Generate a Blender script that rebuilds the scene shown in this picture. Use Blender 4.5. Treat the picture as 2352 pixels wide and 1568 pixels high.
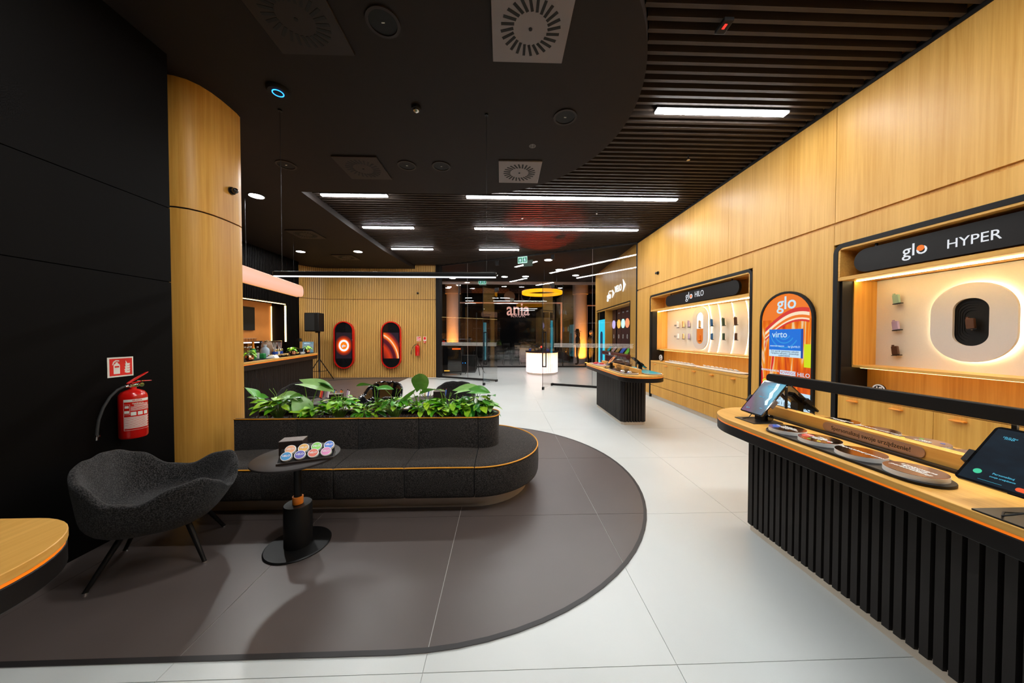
import bpy, math, random
from mathutils import Vector, Matrix
random.seed(7)
sc = bpy.context.scene
for o in list(bpy.data.objects): bpy.data.objects.remove(o)
C = sc.collection
pi = math.pi
# ---------------------------------------------------------------- camera
cam_d = bpy.data.cameras.new('camera'); cam = bpy.data.objects.new('camera', cam_d); C.objects.link(cam)
cam.location = (0, 0, 1.5)
cam.rotation_euler = (math.radians(90 - 1.035), 0, math.radians(-1.774))
cam_d.sensor_width = 36; cam_d.lens = 36 * 720 / 2352; cam_d.clip_start = 0.05; cam_d.clip_end = 100
sc.camera = cam
# ---------------------------------------------------------------- world and exposure
w = bpy.data.worlds.new('world'); sc.world = w; w.use_nodes = True
w.node_tree.nodes['Background'].inputs[0].default_value = (0.35, 0.4, 0.5, 1)
w.node_tree.nodes['Background'].inputs[1].default_value = 0.004
sc.view_settings.view_transform = 'Standard'; sc.view_settings.look = 'None'
sc.view_settings.gamma = 1; sc.view_settings.use_curve_mapping = False
sc.view_settings.exposure = 0.0
sc.cycles.max_bounces = 8; sc.cycles.transparent_max_bounces = 24; sc.cycles.caustics_reflective = False; sc.cycles.caustics_refractive = False
LIN = 84.0       # radiance of the white linear ceiling lights
ROUND = 520.0     # radiance of the round downlights
# ---------------------------------------------------------------- geometry helpers
class G:
    def __init__(s): s.v = []; s.f = []
    def add(s, vs, fs):
        n = len(s.v); s.v += [tuple(p) for p in vs]; s.f += [tuple(i + n for i in f) for f in fs]; return s
    def box(s, x0, y0, z0, x1, y1, z1):
        x0, x1 = sorted((x0, x1)); y0, y1 = sorted((y0, y1)); z0, z1 = sorted((z0, z1))
        return s.add([(x0,y0,z0),(x1,y0,z0),(x1,y1,z0),(x0,y1,z0),(x0,y0,z1),(x1,y0,z1),(x1,y1,z1),(x0,y1,z1)],
                     [(0,3,2,1),(4,5,6,7),(0,1,5,4),(1,2,6,5),(2,3,7,6),(3,0,4,7)])
    def prism(s, poly, a0, a1, ax='z'):
        n = len(poly)
        def P(p, a): return (p[0], p[1], a) if ax == 'z' else ((a, p[0], p[1]) if ax == 'x' else (p[0], a, p[1]))
        ar = sum(poly[i][0]*poly[(i+1)%n][1] - poly[(i+1)%n][0]*poly[i][1] for i in range(n))
        if (ar < 0) != (ax == 'y'): poly = poly[::-1]
        if a0 > a1: a0, a1 = a1, a0
        return s.add([P(p, a0) for p in poly] + [P(p, a1) for p in poly],
                     [tuple(range(n))[::-1], tuple(range(n, 2*n))] + [(i, (i+1)%n, n+(i+1)%n, n+i) for i in range(n)])
    def ring(s, outer, inner, a0, a1, ax='z'):
        n = len(outer)
        def P(p, a): return (p[0], p[1], a) if ax == 'z' else ((a, p[0], p[1]) if ax == 'x' else (p[0], a, p[1]))
        ar = sum(outer[i][0]*outer[(i+1)%n][1] - outer[(i+1)%n][0]*outer[i][1] for i in range(n))
        if (ar < 0) != (ax == 'y'): outer = outer[::-1]; inner = inner[::-1]
        if a0 > a1: a0, a1 = a1, a0
        vs = [P(p, a0) for p in outer] + [P(p, a1) for p in outer] + [P(p, a0) for p in inner] + [P(p, a1) for p in inner]
        fs = []
        for i in range(n):
            j = (i+1) % n
            fs += [(i, j, n+j, n+i), (2*n+j, 2*n+i, 3*n+i, 3*n+j), (n+i, n+j, 3*n+j, 3*n+i), (j, i, 2*n+i, 2*n+j)]
        return s.add(vs, fs)
    def loft(s, rings, cap=True, close=True):
        n = len(rings[0]); vs = [p for r in rings for p in r]; fs = []
        for k in range(len(rings)-1):
            for i in range(n if close else n-1):
                j = (i+1) % n
                fs.append((k*n+i, k*n+j, (k+1)*n+j, (k+1)*n+i))
        if cap: fs += [tuple(range(n))[::-1], tuple(range((len(rings)-1)*n, len(rings)*n))]
        return s.add(vs, fs)
    def cyl(s, p0, p1, r0, r1=None, n=16):
        r1 = r0 if r1 is None else r1
        p0 = Vector(p0); p1 = Vector(p1); d = (p1-p0).normalized()
        a = d.orthogonal().normalized(); b = d.cross(a)
        R = [[p + (a*math.cos(2*pi*i/n) + b*math.sin(2*pi*i/n))*r for i in range(n)] for p, r in ((p0, r0), (p1, r1))]
        return s.loft(R)
    def lathe(s, prof, c=(0,0,0), n=24):
        R = [[(c[0]+r*math.cos(2*pi*i/n), c[1]+r*math.sin(2*pi*i/n), c[2]+z) for i in range(n)] for r, z in prof]
        return s.loft(R)
    def tube(s, path, r, n=8, closed=False):
        P = [Vector(p) for p in path]; m = len(P); R = []; up = None
        for i in range(m):
            t = (P[(i+1) % m] - P[i-1]) if closed else (P[min(i+1, m-1)] - P[max(i-1, 0)])
            t.normalize()
            if up is None: up = t.orthogonal().normalized()
            up = (up - t*up.dot(t)).normalized(); b = t.cross(up)
            rr = r[i] if isinstance(r, (list, tuple)) else r
            R.append([P[i] + (up*math.cos(2*pi*k/n) + b*math.sin(2*pi*k/n))*rr for k in range(n)])
        if closed: R.append(R[0])
        return s.loft(R, cap=not closed)
    def sphere(s, c, r, n=14, sc=(1,1,1)):
        prof = [(max(1e-4, math.sin(pi*k/8))*r, -math.cos(pi*k/8)*r) for k in range(9)]
        R = [[(c[0]+a*math.cos(2*pi*i/n)*sc[0], c[1]+a*math.sin(2*pi*i/n)*sc[1], c[2]+z*sc[2]) for i in range(n)] for a, z in prof]
        return s.loft(R)
    def xf(s, M): s.v = [tuple(M @ Vector(p)) for p in s.v]; return s
def rrect(cx, cy, hw, hh, r, n=6):
    out = []
    for sx, sy, a0 in ((1,1,0),(-1,1,90),(-1,-1,180),(1,-1,270)):
        for k in range(n+1):
            a = math.radians(a0 + 90*k/n)
            out.append((cx+sx*(hw-r)+r*math.cos(a), cy+sy*(hh-r)+r*math.sin(a)))
    return out
def circ(cx, cy, r, n=32, ry=None): return [(cx+r*math.cos(2*pi*i/n), cy+(ry or r)*math.sin(2*pi*i/n)) for i in range(n)]
ORG = {}
def thing(name, label, cat, loc=(0,0,0), rz=0, group=None, local=False, kind=None):
    o = bpy.data.objects.new(name, None); C.objects.link(o); o.location = loc; o.rotation_euler = (0,0,rz)
    o.empty_display_size = .1
    tag(o, label, cat, group, kind)
    ORG[o] = Vector((0,0,0)) if local else Vector(loc)
    return o
def tag(o, label=None, cat=None, group=None, kind=None):
    if label: o['label'] = label
    if cat: o['category'] = cat
    if group: o['group'] = group
    if kind: o['kind'] = kind
    return o
def obj(name, g, m, parent=None, bevel=0, seg=2, ang=40, label=None, kind=None, flat=False):
    me = bpy.data.meshes.new(name)
    org = ORG.get(parent, Vector((0,0,0)))
    me.from_pydata([(x-org.x, y-org.y, z-org.z) for x, y, z in g.v], [], g.f)
    me.materials.append(M[m] if isinstance(m, str) else m)
    if not flat:
        me.shade_smooth(); me.set_sharp_from_angle(angle=math.radians(ang))
    o = bpy.data.objects.new(name, me); C.objects.link(o)
    if parent: o.parent = parent
    ORG[o] = org
    if bevel:
        b = o.modifiers.new('bevel', 'BEVEL'); b.width = bevel; b.segments = seg; b.limit_method = 'ANGLE'; b.angle_limit = math.radians(40)
    if label: o['label'] = label
    if kind: o['kind'] = kind
    return o
def struct(name, g, m, parent=None, **k):
    o = obj(name, g, m, parent, **k)
    if not parent: o['kind'] = 'structure'
    return o
def single(name, g, m, label, cat, group=None, **k):
    return tag(obj(name, g, m, None, **k), label, cat, group)
def kids(o): return [c for c in bpy.data.objects if c.parent == o]
def copy_tree(o, parent=None, ch=None):
    c = o.copy(); C.objects.link(c); c.parent = parent
    ORG[c] = ORG.get(o, Vector((0,0,0)))
    for k in (ch or KM).get(o, []): copy_tree(k, c, ch)
    return c
KM = {}
def freeze(o):
    KM[o] = kids(o)
    for k in KM[o]: freeze(k)
def dup(o, loc, rz=None, label=None, group=None):
    if o not in KM: freeze(o)
    c = copy_tree(o); c.location = loc
    if rz is not None: c.rotation_euler = (0,0,rz)
    if label: c['label'] = label
    if group: c['group'] = group
    return c
def recolor(o, name, m):
    for k in o.children:
        if k.name.split('.')[0] == name:
            k.data = k.data.copy(); k.data.materials[0] = M[m]
# lettering: axes for the three facing walls
def AX(o, ex, ey):
    ex = Vector(ex).normalized(); ey = Vector(ey).normalized(); ez = ex.cross(ey)
    m = Matrix((ex, ey, ez)).transposed().to_4x4(); m.translation = o; return m
FR = ((0,-1,0),(0,0,1))   # right wall, read from -x
FB = ((1,0,0),(0,0,1))    # back wall, read from -y
FL = ((0,1,0),(0,0,1))    # left wall, read from +x
def text(name, s, size, pos, ax, m, parent, depth=.002, align='CENTER', sx=1.0, bold=0.0, space=1.0):
    cu = bpy.data.curves.new(name, 'FONT'); cu.body = s; cu.size = size; cu.extrude = depth; cu.align_x = align; cu.align_y = 'CENTER'
    cu.offset = bold; cu.resolution_u = 3; cu.space_character = space; cu.space_line = .8
    t = bpy.data.objects.new('tmp', cu); C.objects.link(t)
    me = bpy.data.meshes.new_from_object(t)
    bpy.data.objects.remove(t); bpy.data.curves.remove(cu)
    me.transform(Matrix.Diagonal((sx,1,1,1)))
    me.transform(Matrix.Translation(-ORG.get(parent, Vector((0,0,0)))) @ AX(pos, *ax)); me.name = name
    me.materials.clear(); me.materials.append(M[m])
    o = bpy.data.objects.new(name, me); C.objects.link(o); o.parent = parent; ORG[o] = ORG.get(parent, Vector((0,0,0)))
    return o
def o_dot(o, m, parent, r, x0, x1):
    """coloured dot in the middle of the closing o of a wall lettering (reads along -y)"""
    ys = sorted(-v.co.y for v in o.data.vertices); lo = ys[0]; span = ys[-1]-lo
    g = max((b-a, a, b) for a, b in zip(ys, ys[1:]) if a > lo+span*.4)
    vs = [v.co for v in o.data.vertices if -v.co.y > g[1]+1e-5]
    c = -(g[2]+ys[-1])/2; z = (min(v.z for v in vs)+max(v.z for v in vs))/2; k = ORG.get(parent, Vector((0,0,0)))
    obj('orange_dot', G().prism(circ(c+k.y, z+k.z, r, 20), x0, x1, 'x'), m, parent)
# ---------------------------------------------------------------- materials
M = {}
def newmat(name):
    m = bpy.data.materials.new(name); m.use_nodes = True; M[name] = m
    return m, m.node_tree.nodes, m.node_tree.links, m.node_tree.nodes['Principled BSDF']
def pmat(name, col, rough=.5, metal=0, spec=.5, var=.08, scale=8, bump=0, bscale=200, coat=0, emit=None, estr=0, stretch=(1,1,1), sheen=0, crisp=False, trans=0):
    m, N, L, b = newmat(name)
    tc = N.new('ShaderNodeTexCoord'); mp = N.new('ShaderNodeMapping'); mp.inputs['Scale'].default_value = stretch
    L.new(tc.outputs['Object'], mp.inputs[0])
    nz = N.new('ShaderNodeTexNoise'); nz.inputs['Scale'].default_value = scale; nz.inputs['Detail'].default_value = 4
    L.new(mp.outputs[0], nz.inputs[0])
    mx = N.new('ShaderNodeMix'); mx.data_type = 'RGBA'
    mx.inputs[6].default_value = (*[c*(1-var) for c in col], 1); mx.inputs[7].default_value = (*[min(1, c*(1+var)) for c in col], 1)
    if crisp:
        mr = N.new('ShaderNodeMapRange'); mr.inputs[1].default_value = .42; mr.inputs[2].default_value = .66; L.new(nz.outputs[0], mr.inputs[0]); L.new(mr.outputs[0], mx.inputs[0])
    else: L.new(nz.outputs[0], mx.inputs[0])
    L.new(mx.outputs[2], b.inputs['Base Color'])
    b.inputs['Roughness'].default_value = rough; b.inputs['Metallic'].default_value = metal
    b.inputs['Specular IOR Level'].default_value = spec; b.inputs['Coat Weight'].default_value = coat
    b.inputs['Sheen Weight'].default_value = sheen
    if trans: b.inputs['Transmission Weight'].default_value = trans
    if emit: b.inputs['Emission Color'].default_value = (*emit, 1); b.inputs['Emission Strength'].default_value = estr
    if bump:
        n2 = N.new('ShaderNodeTexNoise'); n2.inputs['Scale'].default_value = bscale; n2.inputs['Detail'].default_value = 3
        L.new(mp.outputs[0], n2.inputs[0])
        bp = N.new('ShaderNodeBump'); bp.inputs['Strength'].default_value = bump; bp.inputs['Distance'].default_value = .004
        L.new(n2.outputs[0], bp.inputs['Height']); L.new(bp.outputs[0], b.inputs['Normal'])
    return m
def emat(name, col, s): return pmat(name, (.015,.015,.015), .5, var=0, spec=.2, emit=col, estr=s)
ORD = ['first','second','third','fourth','fifth','sixth','seventh','eighth','ninth','tenth','eleventh','twelfth','thirteenth','fourteenth','fifteenth','sixteenth']
def wood(name, light, dark, axis='z', rough=.42, fine=1.0):
    m, N, L, b = newmat(name)
    tc = N.new('ShaderNodeTexCoord'); mp = N.new('ShaderNodeMapping')
    sc_ = {'z': (38,38,.9), 'y': (38,.9,38), 'x': (.9,38,38)}[axis]
    mp.inputs['Scale'].default_value = [v*fine if v > 1 else v for v in sc_]
    L.new(tc.outputs['Object'], mp.inputs[0])
    n1 = N.new('ShaderNodeTexNoise'); n1.inputs['Scale'].default_value = 1.0; n1.inputs['Detail'].default_value = 6; n1.inputs['Roughness'].default_value = .65
    n1.inputs['Distortion'].default_value = .6
    L.new(mp.outputs[0], n1.inputs[0])
    mp2 = N.new('ShaderNodeMapping'); mp2.inputs['Scale'].default_value = {'z': (5,5,.45), 'y': (5,.45,5), 'x': (.45,5,5)}[axis]
    L.new(tc.outputs['Object'], mp2.inputs[0])
    n2 = N.new('ShaderNodeTexNoise'); n2.inputs['Scale'].default_value = 1.0; n2.inputs['Detail'].default_value = 2
    L.new(mp2.outputs[0], n2.inputs[0])
    ad = N.new('ShaderNodeMath'); ad.operation = 'MULTIPLY_ADD'; ad.inputs[1].default_value = .55
    L.new(n2.outputs[0], ad.inputs[0]); L.new(n1.outputs[0], ad.inputs[2])
    cr = N.new('ShaderNodeValToRGB'); cr.color_ramp.elements[0].position = .52; cr.color_ramp.elements[1].position = .98
    cr.color_ramp.elements[0].color = (*dark, 1); cr.color_ramp.elements[1].color = (*light, 1)
    L.new(ad.outputs[0], cr.inputs[0]); L.new(cr.outputs[0], b.inputs['Base Color'])
    b.inputs['Roughness'].default_value = rough; b.inputs['Specular IOR Level'].default_value = .35
    return m
def glassmat(name, tint=(1,1,1), r0=.04, rough=0.0, k=.8):
    """clear pane: symmetric Schlick mirror over straight transmission"""
    m, N, L, b = newmat(name); N.remove(b); out = N['Material Output']
    t = N.new('ShaderNodeBsdfTransparent'); t.inputs[0].default_value = (*tint, 1)
    g = N.new('ShaderNodeBsdfGlossy'); g.inputs['Roughness'].default_value = rough
    ge = N.new('ShaderNodeNewGeometry'); d = N.new('ShaderNodeVectorMath'); d.operation = 'DOT_PRODUCT'
    L.new(ge.outputs['Normal'], d.inputs[0]); L.new(ge.outputs['Incoming'], d.inputs[1])
    def mth(op, a, v):
        q = N.new('ShaderNodeMath'); q.operation = op; L.new(a, q.inputs[0]) if op != 'SUBTRACT' else L.new(a, q.inputs[1])
        if op == 'SUBTRACT': q.inputs[0].default_value = v
        elif v is not None: q.inputs[1].default_value = v
        return q.outputs[0]
    x = mth('POWER', mth('SUBTRACT', mth('ABSOLUTE', d.outputs['Value'], None), 1.0), 5.0)
    x = mth('ADD', mth('MULTIPLY', x, k), r0)
    mx = N.new('ShaderNodeMixShader'); L.new(x, mx.inputs[0]); L.new(t.outputs[0], mx.inputs[1]); L.new(g.outputs[0], mx.inputs[2])
    L.new(mx.outputs[0], out.inputs[0])
    return m
OL, OD = (.77,.432,.112), (.59,.288,.048)
wood('oak', OL, OD, 'z'); wood('oak_y', OL, OD, 'y'); wood('oak_x', OL, OD, 'x')
wood('oak_warm', (.76,.410,.085), (.57,.26,.035), 'z')
wood('slat_wood', (.72,.42,.125), (.56,.30,.07), 'z'); pmat('slat_backing', (.20,.09,.022), .7)
pmat('white_tile', (.64,.665,.65), .32, var=.05, scale=1.6, spec=.5)
pmat('dark_tile', (.098,.077,.070), .36, var=.12, scale=2.0, spec=.45)
pmat('white_grout', (.45,.46,.45), .7); pmat('dark_grout', (.52,.50,.47), .7); pmat('dark_edge', (.02,.017,.017), .5)
pmat('black_panel', (.0030,.0024,.0022), .62, spec=.07)
pmat('ceiling_black', (.019,.0135,.0115), .65, spec=.15)
pmat('ceiling_void', (.004,.004,.004), .9, spec=.05)
pmat('slat_black', (.046,.034,.028), .6, spec=.15, var=.15, scale=3)
pmat('counter_slat', (.021,.017,.0155), .5, spec=.22, var=.15, scale=20, stretch=(8,8,.4))
pmat('apron_black', (.0065,.0052,.005), .42, spec=.25)
pmat('black_metal', (.009,.0085,.0085), .4, metal=.2, spec=.3)
pmat('black_gloss', (.008,.008,.009), .06, spec=.6, coat=.6)
pmat('black_matte', (.008,.0075,.0075), .6, spec=.2)
pmat('frame_black', (.010,.009,.009), .5, spec=.2)
pmat('orange_strip', (.85,.21,.01), .4, emit=(1,.18,.0), estr=.55)
pmat('orange_plastic', (.85,.24,.02), .4)
pmat('orange_handle', (.90,.32,.03), .35)
pmat('piping', (.85,.36,.02), .55)
pmat('steel', (.62,.58,.53), .22, metal=1.0, var=.05)
pmat('plinth_steel', (.68,.58,.47), .36, metal=.45, var=.08)
pmat('chrome', (.8,.8,.82), .08, metal=1)
pmat('fabric', (.044,.038,.035), .95, spec=.15, var=.75, crisp=True, scale=170, bump=.5, bscale=420, sheen=.12)
pmat('fabric_chair', (.038,.036,.036), .95, spec=.15, var=.8, crisp=True, scale=150, bump=.6, bscale=380, sheen=.12)
pmat('table_top', (.030,.024,.023), .45, spec=.3)
pmat('wenge', (.030,.019,.015), .5, var=.4, scale=30, stretch=(1,8,1))
pmat('wenge_top', (.15,.11,.095), .5, var=.25, scale=40)
pmat('red_paint', (.62,.008,.005), .22, spec=.5, coat=.3, var=.02)
pmat('sign_red', (.75,.015,.008), .5, var=.02); pmat('sign_white', (.82,.81,.74), .5, var=.02)
pmat('white_plastic', (.8,.79,.77), .35, var=.02); pmat('white_board', (.78,.75,.70), .45, var=.03)
pmat('ivory_panel', (.74,.67,.56), .7, var=.04, scale=120, bump=.15, bscale=300)
pmat('grey_panel', (.62,.58,.54), .7, var=.03, scale=120)
pmat('vent_grey', (.17,.14,.132), .5, var=.05); pmat('vent_dark', (.026,.018,.015), .5, spec=.2)
pmat('vent_slot', (.006,.006,.006), .8)
pmat('soil', (.13,.06,.035), .9, var=.5, scale=60)
pmat('rubber', (.02,.02,.02), .7)
pmat('bronze_mirror', (.46,.25,.17), .10, metal=1.0, var=.03)
pmat('copper', (.75,.33,.18), .18, metal=1.0)
def leafmat(name, a, b_):
    pmat(name, a, .32, spec=.5, var=.0)
    m = M[name]; N = m.node_tree.nodes; L = m.node_tree.links; b = N['Principled BSDF']
    oi = N.new('ShaderNodeObjectInfo'); mx = N.new('ShaderNodeMix'); mx.data_type = 'RGBA'
    mx.inputs[6].default_value = (*a, 1); mx.inputs[7].default_value = (*b_, 1)
    L.new(oi.outputs['Random'], mx.inputs[0])
    tc = N.new('ShaderNodeTexCoord'); nz = N.new('ShaderNodeTexNoise'); nz.inputs['Scale'].default_value = 22
    L.new(tc.outputs['Object'], nz.inputs[0])
    m2 = N.new('ShaderNodeMix'); m2.data_type = 'RGBA'; m2.blend_type = 'MULTIPLY'; m2.inputs[0].default_value = .5
    L.new(mx.outputs[2], m2.inputs[6]); L.new(nz.outputs[0], m2.inputs[7]); L.new(m2.outputs[2], b.inputs['Base Color'])
    b.inputs['Subsurface Weight'].default_value = .0
leafmat('leaf_big', (.20,.55,.08), (.48,.78,.26)); leafmat('leaf_small', (.14,.62,.015), (.55,.90,.04)); leafmat('leaf_dark', (.03,.28,.03), (.14,.52,.05))
pmat('stem', (.22,.40,.06), .5)
glassmat('glass', (.955,.96,.955), .05, k=.95); glassmat('acrylic', (.90,.88,.86), .06)
emat('led_white', (.97,.985,.98), LIN); emat('led_round', (.97,.985,.98), ROUND); emat('led_near', (.97,.985,.98), ROUND*.52)
emat('led_warm', (1.0,.74,.36), 36.0); emat('led_bar', (1.0,.66,.26), 9.0); emat('led_warm_soft', (1.0,.88,.68), 40.0); emat('led_pendant', (.93,.93,1.0), 2.6)
emat('letter_white', (.92,.95,1.0), .85); emat('letter_print', (.9,.9,.9), .25); emat('neon_white', (.9,.97,1.0), 1.5)
emat('letter_dark_blue', (.03,.10,.25), .5)
emat('blue_led', (.02,.25,1.0), 4.0)
# ================================================================ STRUCTURE
XW = 3.65            # face of the oak wall
def clip(poly, a, b):
    out = []
    for i in range(len(poly)):
        p, q = poly[i], poly[(i+1) % len(poly)]
        s = lambda r: (b[0]-a[0])*(r[1]-a[1]) - (b[1]-a[1])*(r[0]-a[0])
        sp, sq = s(p), s(q)
        if sp >= 0: out.append(p)
        if (sp > 0 > sq) or (sp < 0 < sq):
            t = sp/(sp-sq); out.append((p[0]+t*(q[0]-p[0]), p[1]+t*(q[1]-p[1])))
    return out
def clipconvex(poly, cv):
    for i in range(len(cv)):
        poly = clip(poly, cv[i], cv[(i+1) % len(cv)])
        if len(poly) < 3: return []
    return poly
def dome(cx, cy, R, xl, n=40):   # half stadium whose straight sides run back to xl
    return [(xl, cy-R)] + [(cx+R*math.sin(pi*k/n), cy-R*math.cos(pi*k/n)) for k in range(n+1)] + [(xl, cy+R)]
floor = struct('floor', G().box(-9, -4, -.15, 9, 24, -.004), 'white_grout')
TX = [-.355+1.15*k for k in range(-8, 9)]; TY = [2.58+1.2*k for k in range(-6, 11)]
rect_me = None
for i in range(len(TX)-1):
    for j in range(len(TY)-1):
        if TX[i+1] < -7.2 or TX[i] > 6.2: continue
        y1 = min(TY[j+1], 14.9)
        if y1 - TY[j] < .1: continue
        if abs(y1-TY[j+1]) > .01 or rect_me is None:
            t = obj('tile', G().box(.0015, .0015, -.004, 1.1485, y1-TY[j]-.0015, 0), 'white_tile', floor)
            if abs(y1-TY[j+1]) < .01: rect_me = t.data
        else:
            t = bpy.data.objects.new('tile', rect_me); C.objects.link(t); t.parent = floor
        t.location = (TX[i], TY[j], 0)
LEFT = [(-6.6,1.47),(-3.35,1.47),(-3.35,11.4),(-6.6,11.4)]
FD = dome(-.51, 3.35, 1.88, -3.35)
FDo = dome(-.51, 3.35, 1.892, -3.35)
dz = struct('floor', G().prism(FDo, 0, .003).prism(LEFT, 0, .003), 'dark_grout')
obj('edge_trim', G().ring(FDo, dome(-.51, 3.35, 1.866, -3.35), .0031, .0062), 'dark_edge', dz)
for i in range(len(TX)-1):
    for j in range(len(TY)-1):
        r = [(TX[i]+.002, TY[j]+.002),(TX[i+1]-.002, TY[j]+.002),(TX[i+1]-.002, TY[j+1]-.002),(TX[i]+.002, TY[j+1]-.002)]
        for cv in (FD, LEFT):
            q = clipconvex(r, cv)
            if len(q) >= 3: obj('dark_tile', G().prism(q, .003, .006), 'dark_tile', dz)
# ---------------- ceiling
ceil = struct('ceiling', G().box(-9, -4, 4.3, 9, 24, 4.4), 'ceiling_void')
FX0, FY0, FX1, FY1 = -2.25, 11.35, 3.65, 8.42           # foot line of the glass front
def fac_x(y): return FX0 + (FY0-y)/(FY0-FY1)*(FX1-FX0)
def fac_y(x): return FY0 + (x-FX0)/(FX1-FX0)*(FY1-FY0)
CR, CCX, CCY = 1.93, -.53, 3.45
y = -3.9
slat_cache = {}
while y < 11.2:
    x0 = -2.86
    if CCY-CR < y < CCY+CR: x0 = CCX + math.sqrt(CR*CR-(y-CCY)**2)
    elif y > CCY+CR: x0 = -3.35
    x1 = min(3.63, fac_x(y)-.06)
    if x1-x0 > .15: obj('slat', G().box(x0, y-.017, 4.02, x1, y+.017, 4.09), 'slat_black', ceil)
    y += .1
for x in (-1.5, .4, 2.3): obj('carrier_rail', G().box(x-.02, -3.9, 4.1, x+.02, 8.9, 4.14), 'ceiling_void', ceil)
lowp = [(-9, 1.52)] + dome(CCX, CCY, CR, -3.0)[1:-1] + [(-3.35, CCY+CR), (-3.37, 7.0), (-3.34, 9.0), (-3.2, 10.7), (-3.1, 11.6), (-9, 11.6)]
lowc = struct('ceiling', G().prism(lowp, 3.9, 4.12), 'ceiling_black')
# vestibule ceiling beyond the glass front
struct('ceiling', G().prism([(FX0-2, FY0+.3),(FX0, FY0+.05),(FX1+.05, FY1+.05),(7, 8.4),(7,15),(-5,15)], 4.06, 4.2), 'ceiling_black')
# ---------------- right oak wall
H1, H0 = 7.66, 4.478     # niche openings along y (frame outer)
Y1, Y0 = 3.357, .95
wr = struct('wall_right', G().box(XW+.5, -4, 0, XW+.6, 8.5, 4.3), 'oak_warm')
gb = G()
for a, b in ((FY1, H1), (H0, Y1), (Y0, -4)): gb.box(XW+.02, a, 0, XW+.06, b, 2.5)
gb.box(XW+.02, -4, 2.5, XW+.06, FY1, 4.2)
obj('groove_backing', gb, 'oak_warm', wr)
def vpanel(ya, yb, z0, z1): obj('panel', G().box(XW, ya+.0015, z0, XW+.02, yb-.0015, z1), 'oak', wr, bevel=.001, seg=1)
ups = [8.42, 7.9, 6.62, 4.98, 3.35, 1.72, .09, -1.54, -4]
for a, b in zip(ups[1:], ups): vpanel(a, b, 2.737, 3.99)
for a, b in ((7.66, 8.42), (Y1, H0), (-.68, Y0), (-2.3, -.68), (-4, -2.3)): vpanel(a, b, .085, 2.705)
for a, b in ((6.62, H1), (4.98, 6.62), (H0, 4.98), (1.72, Y1), (Y0, 1.72)): vpanel(a, b, 2.49, 2.705)
obj('shadow_gap', G().box(XW-.012, -4, 3.99, XW+.02, FY1, 4.06), 'frame_black', wr)
for a, b in ((FY1, H1), (H0, Y1), (Y0, -4)):
    obj('plinth', G().box(XW+.005, a, 0, XW+.02, b, .083), 'plinth_steel', wr)
# ---------------- left black wall and oak column
wl = struct('wall_left', G().box(-3.3, -4, 0, -2.88, 2.81, 4.1).box(-3.4, 2.75, 0, -3.08, 3.0, 4.1), 'black_panel')
for z0, z1 in ((0, 1.960), (1.965, 2.594), (2.599, 4.0)):
    for a, b in ((-4, -1.2), (-1.2, 1.0), (1.0, 2.81)):
        obj('panel', G().box(-2.88, a+.001, z0, -2.86, b-.001, z1), 'black_panel', wl, bevel=.001, seg=1)
colp = [(-3.5,3.0),(-3.12,3.01),(-3.03,3.03),(-2.955,3.07),(-2.90,3.14),(-2.872,3.23),(-2.862,3.33),(-2.862,3.42),(-2.866,3.52),(-2.88,3.58),(-2.925,3.63),(-3.0,3.65),(-3.5,3.66)]
col = struct('wall_column', G().prism([(x-.02, y) for x, y in colp], 0, 4.0), 'black_panel')
obj('column_cladding', G().prism(colp, 0, 2.69), 'oak_warm', col)
obj('column_cladding', G().prism(colp, 2.705, 3.9), 'oak_warm', col)
struct('wall_back', G().box(-9, -4.2, 0, 9, -4, 4.3), 'black_panel')
# ---------------- curved timber slat wall at the far left
path = []
for k in range(0, 61): path.append((-2.42-.062*k, 11.42))
cx, cy, R = path[-1][0], 10.62, .80
a = 0
while a < 80: path.append((cx-R*math.sin(math.radians(a)), cy+R*math.cos(math.radians(a)))); a += 4.45
pb = [(-2.36, 11.60),(-2.33, 11.50)] + path[::3] + [path[-1], (path[-1][0]-.05, 10.2)]
back = [(x, y) for x, y in pb] + [(pb[-1][0]-.3, 10.2), (pb[-1][0]-.3, 12.0), (-2.36, 12.0)]
wf = struct('wall_far', G().prism(back, 0, 4.1), 'slat_backing')
sl_lo = sl_hi = None
for i, (x, y) in enumerate(path):
    q = path[min(i+1, len(path)-1)]; p = path[max(i-1, 0)]
    ang = math.atan2(q[1]-p[1], q[0]-p[0]) - pi
    for z0, z1 in ((.0, 2.79), (2.815, 4.02)):
        key = 'lo' if z0 < 1 else 'hi'
        if slat_cache.get(key) is None:
            s_ = obj('slat', G().box(-.020, -.03, z0, .020, .012, z1), 'slat_wood', wf); slat_cache[key] = s_.data
        else:
            s_ = bpy.data.objects.new('slat', slat_cache[key]); C.objects.link(s_); s_.parent = wf
        s_.location = (x, y, 0); s_.rotation_euler = (0, 0, ang)
# ---------------- lights and fittings in the ceiling
def linear(x0, x1, y, label, group):
    t = thing('linear_light', label, 'ceiling light', ((x0+x1)/2, y, 4.0), group=group)
    obj('housing', G().box(x0-.01, y-.045, 4.0, x1+.01, y+.045, 4.02), 'frame_black', t)
    obj('diffuser', G().box(x0, y-.036, 3.982, x1, y+.036, 4.0), 'led_white', t)
LG = 'linear lights in the slatted ceiling'
LL = 'long white linear light set across the black slatted ceiling'
LS = 'short white linear light set across the black slatted ceiling'
RN = {5.70: 'in the row touching the ceiling disc', 7.36: 'in the row next to the red glow'}
for y in (5.70, 7.36): linear(-.64, 3.2, y, 'long white linear ceiling light '+RN[y], LG); linear(-3.2, -2.05, y, 'short white linear ceiling light '+RN[y], LG)
linear(-3.17, -2.0, 9.14, 'short white linear ceiling light before the timber slat wall', LG); linear(-.66, .48, 9.14, 'short white linear ceiling light beside the hanging exit sign', LG)
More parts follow.
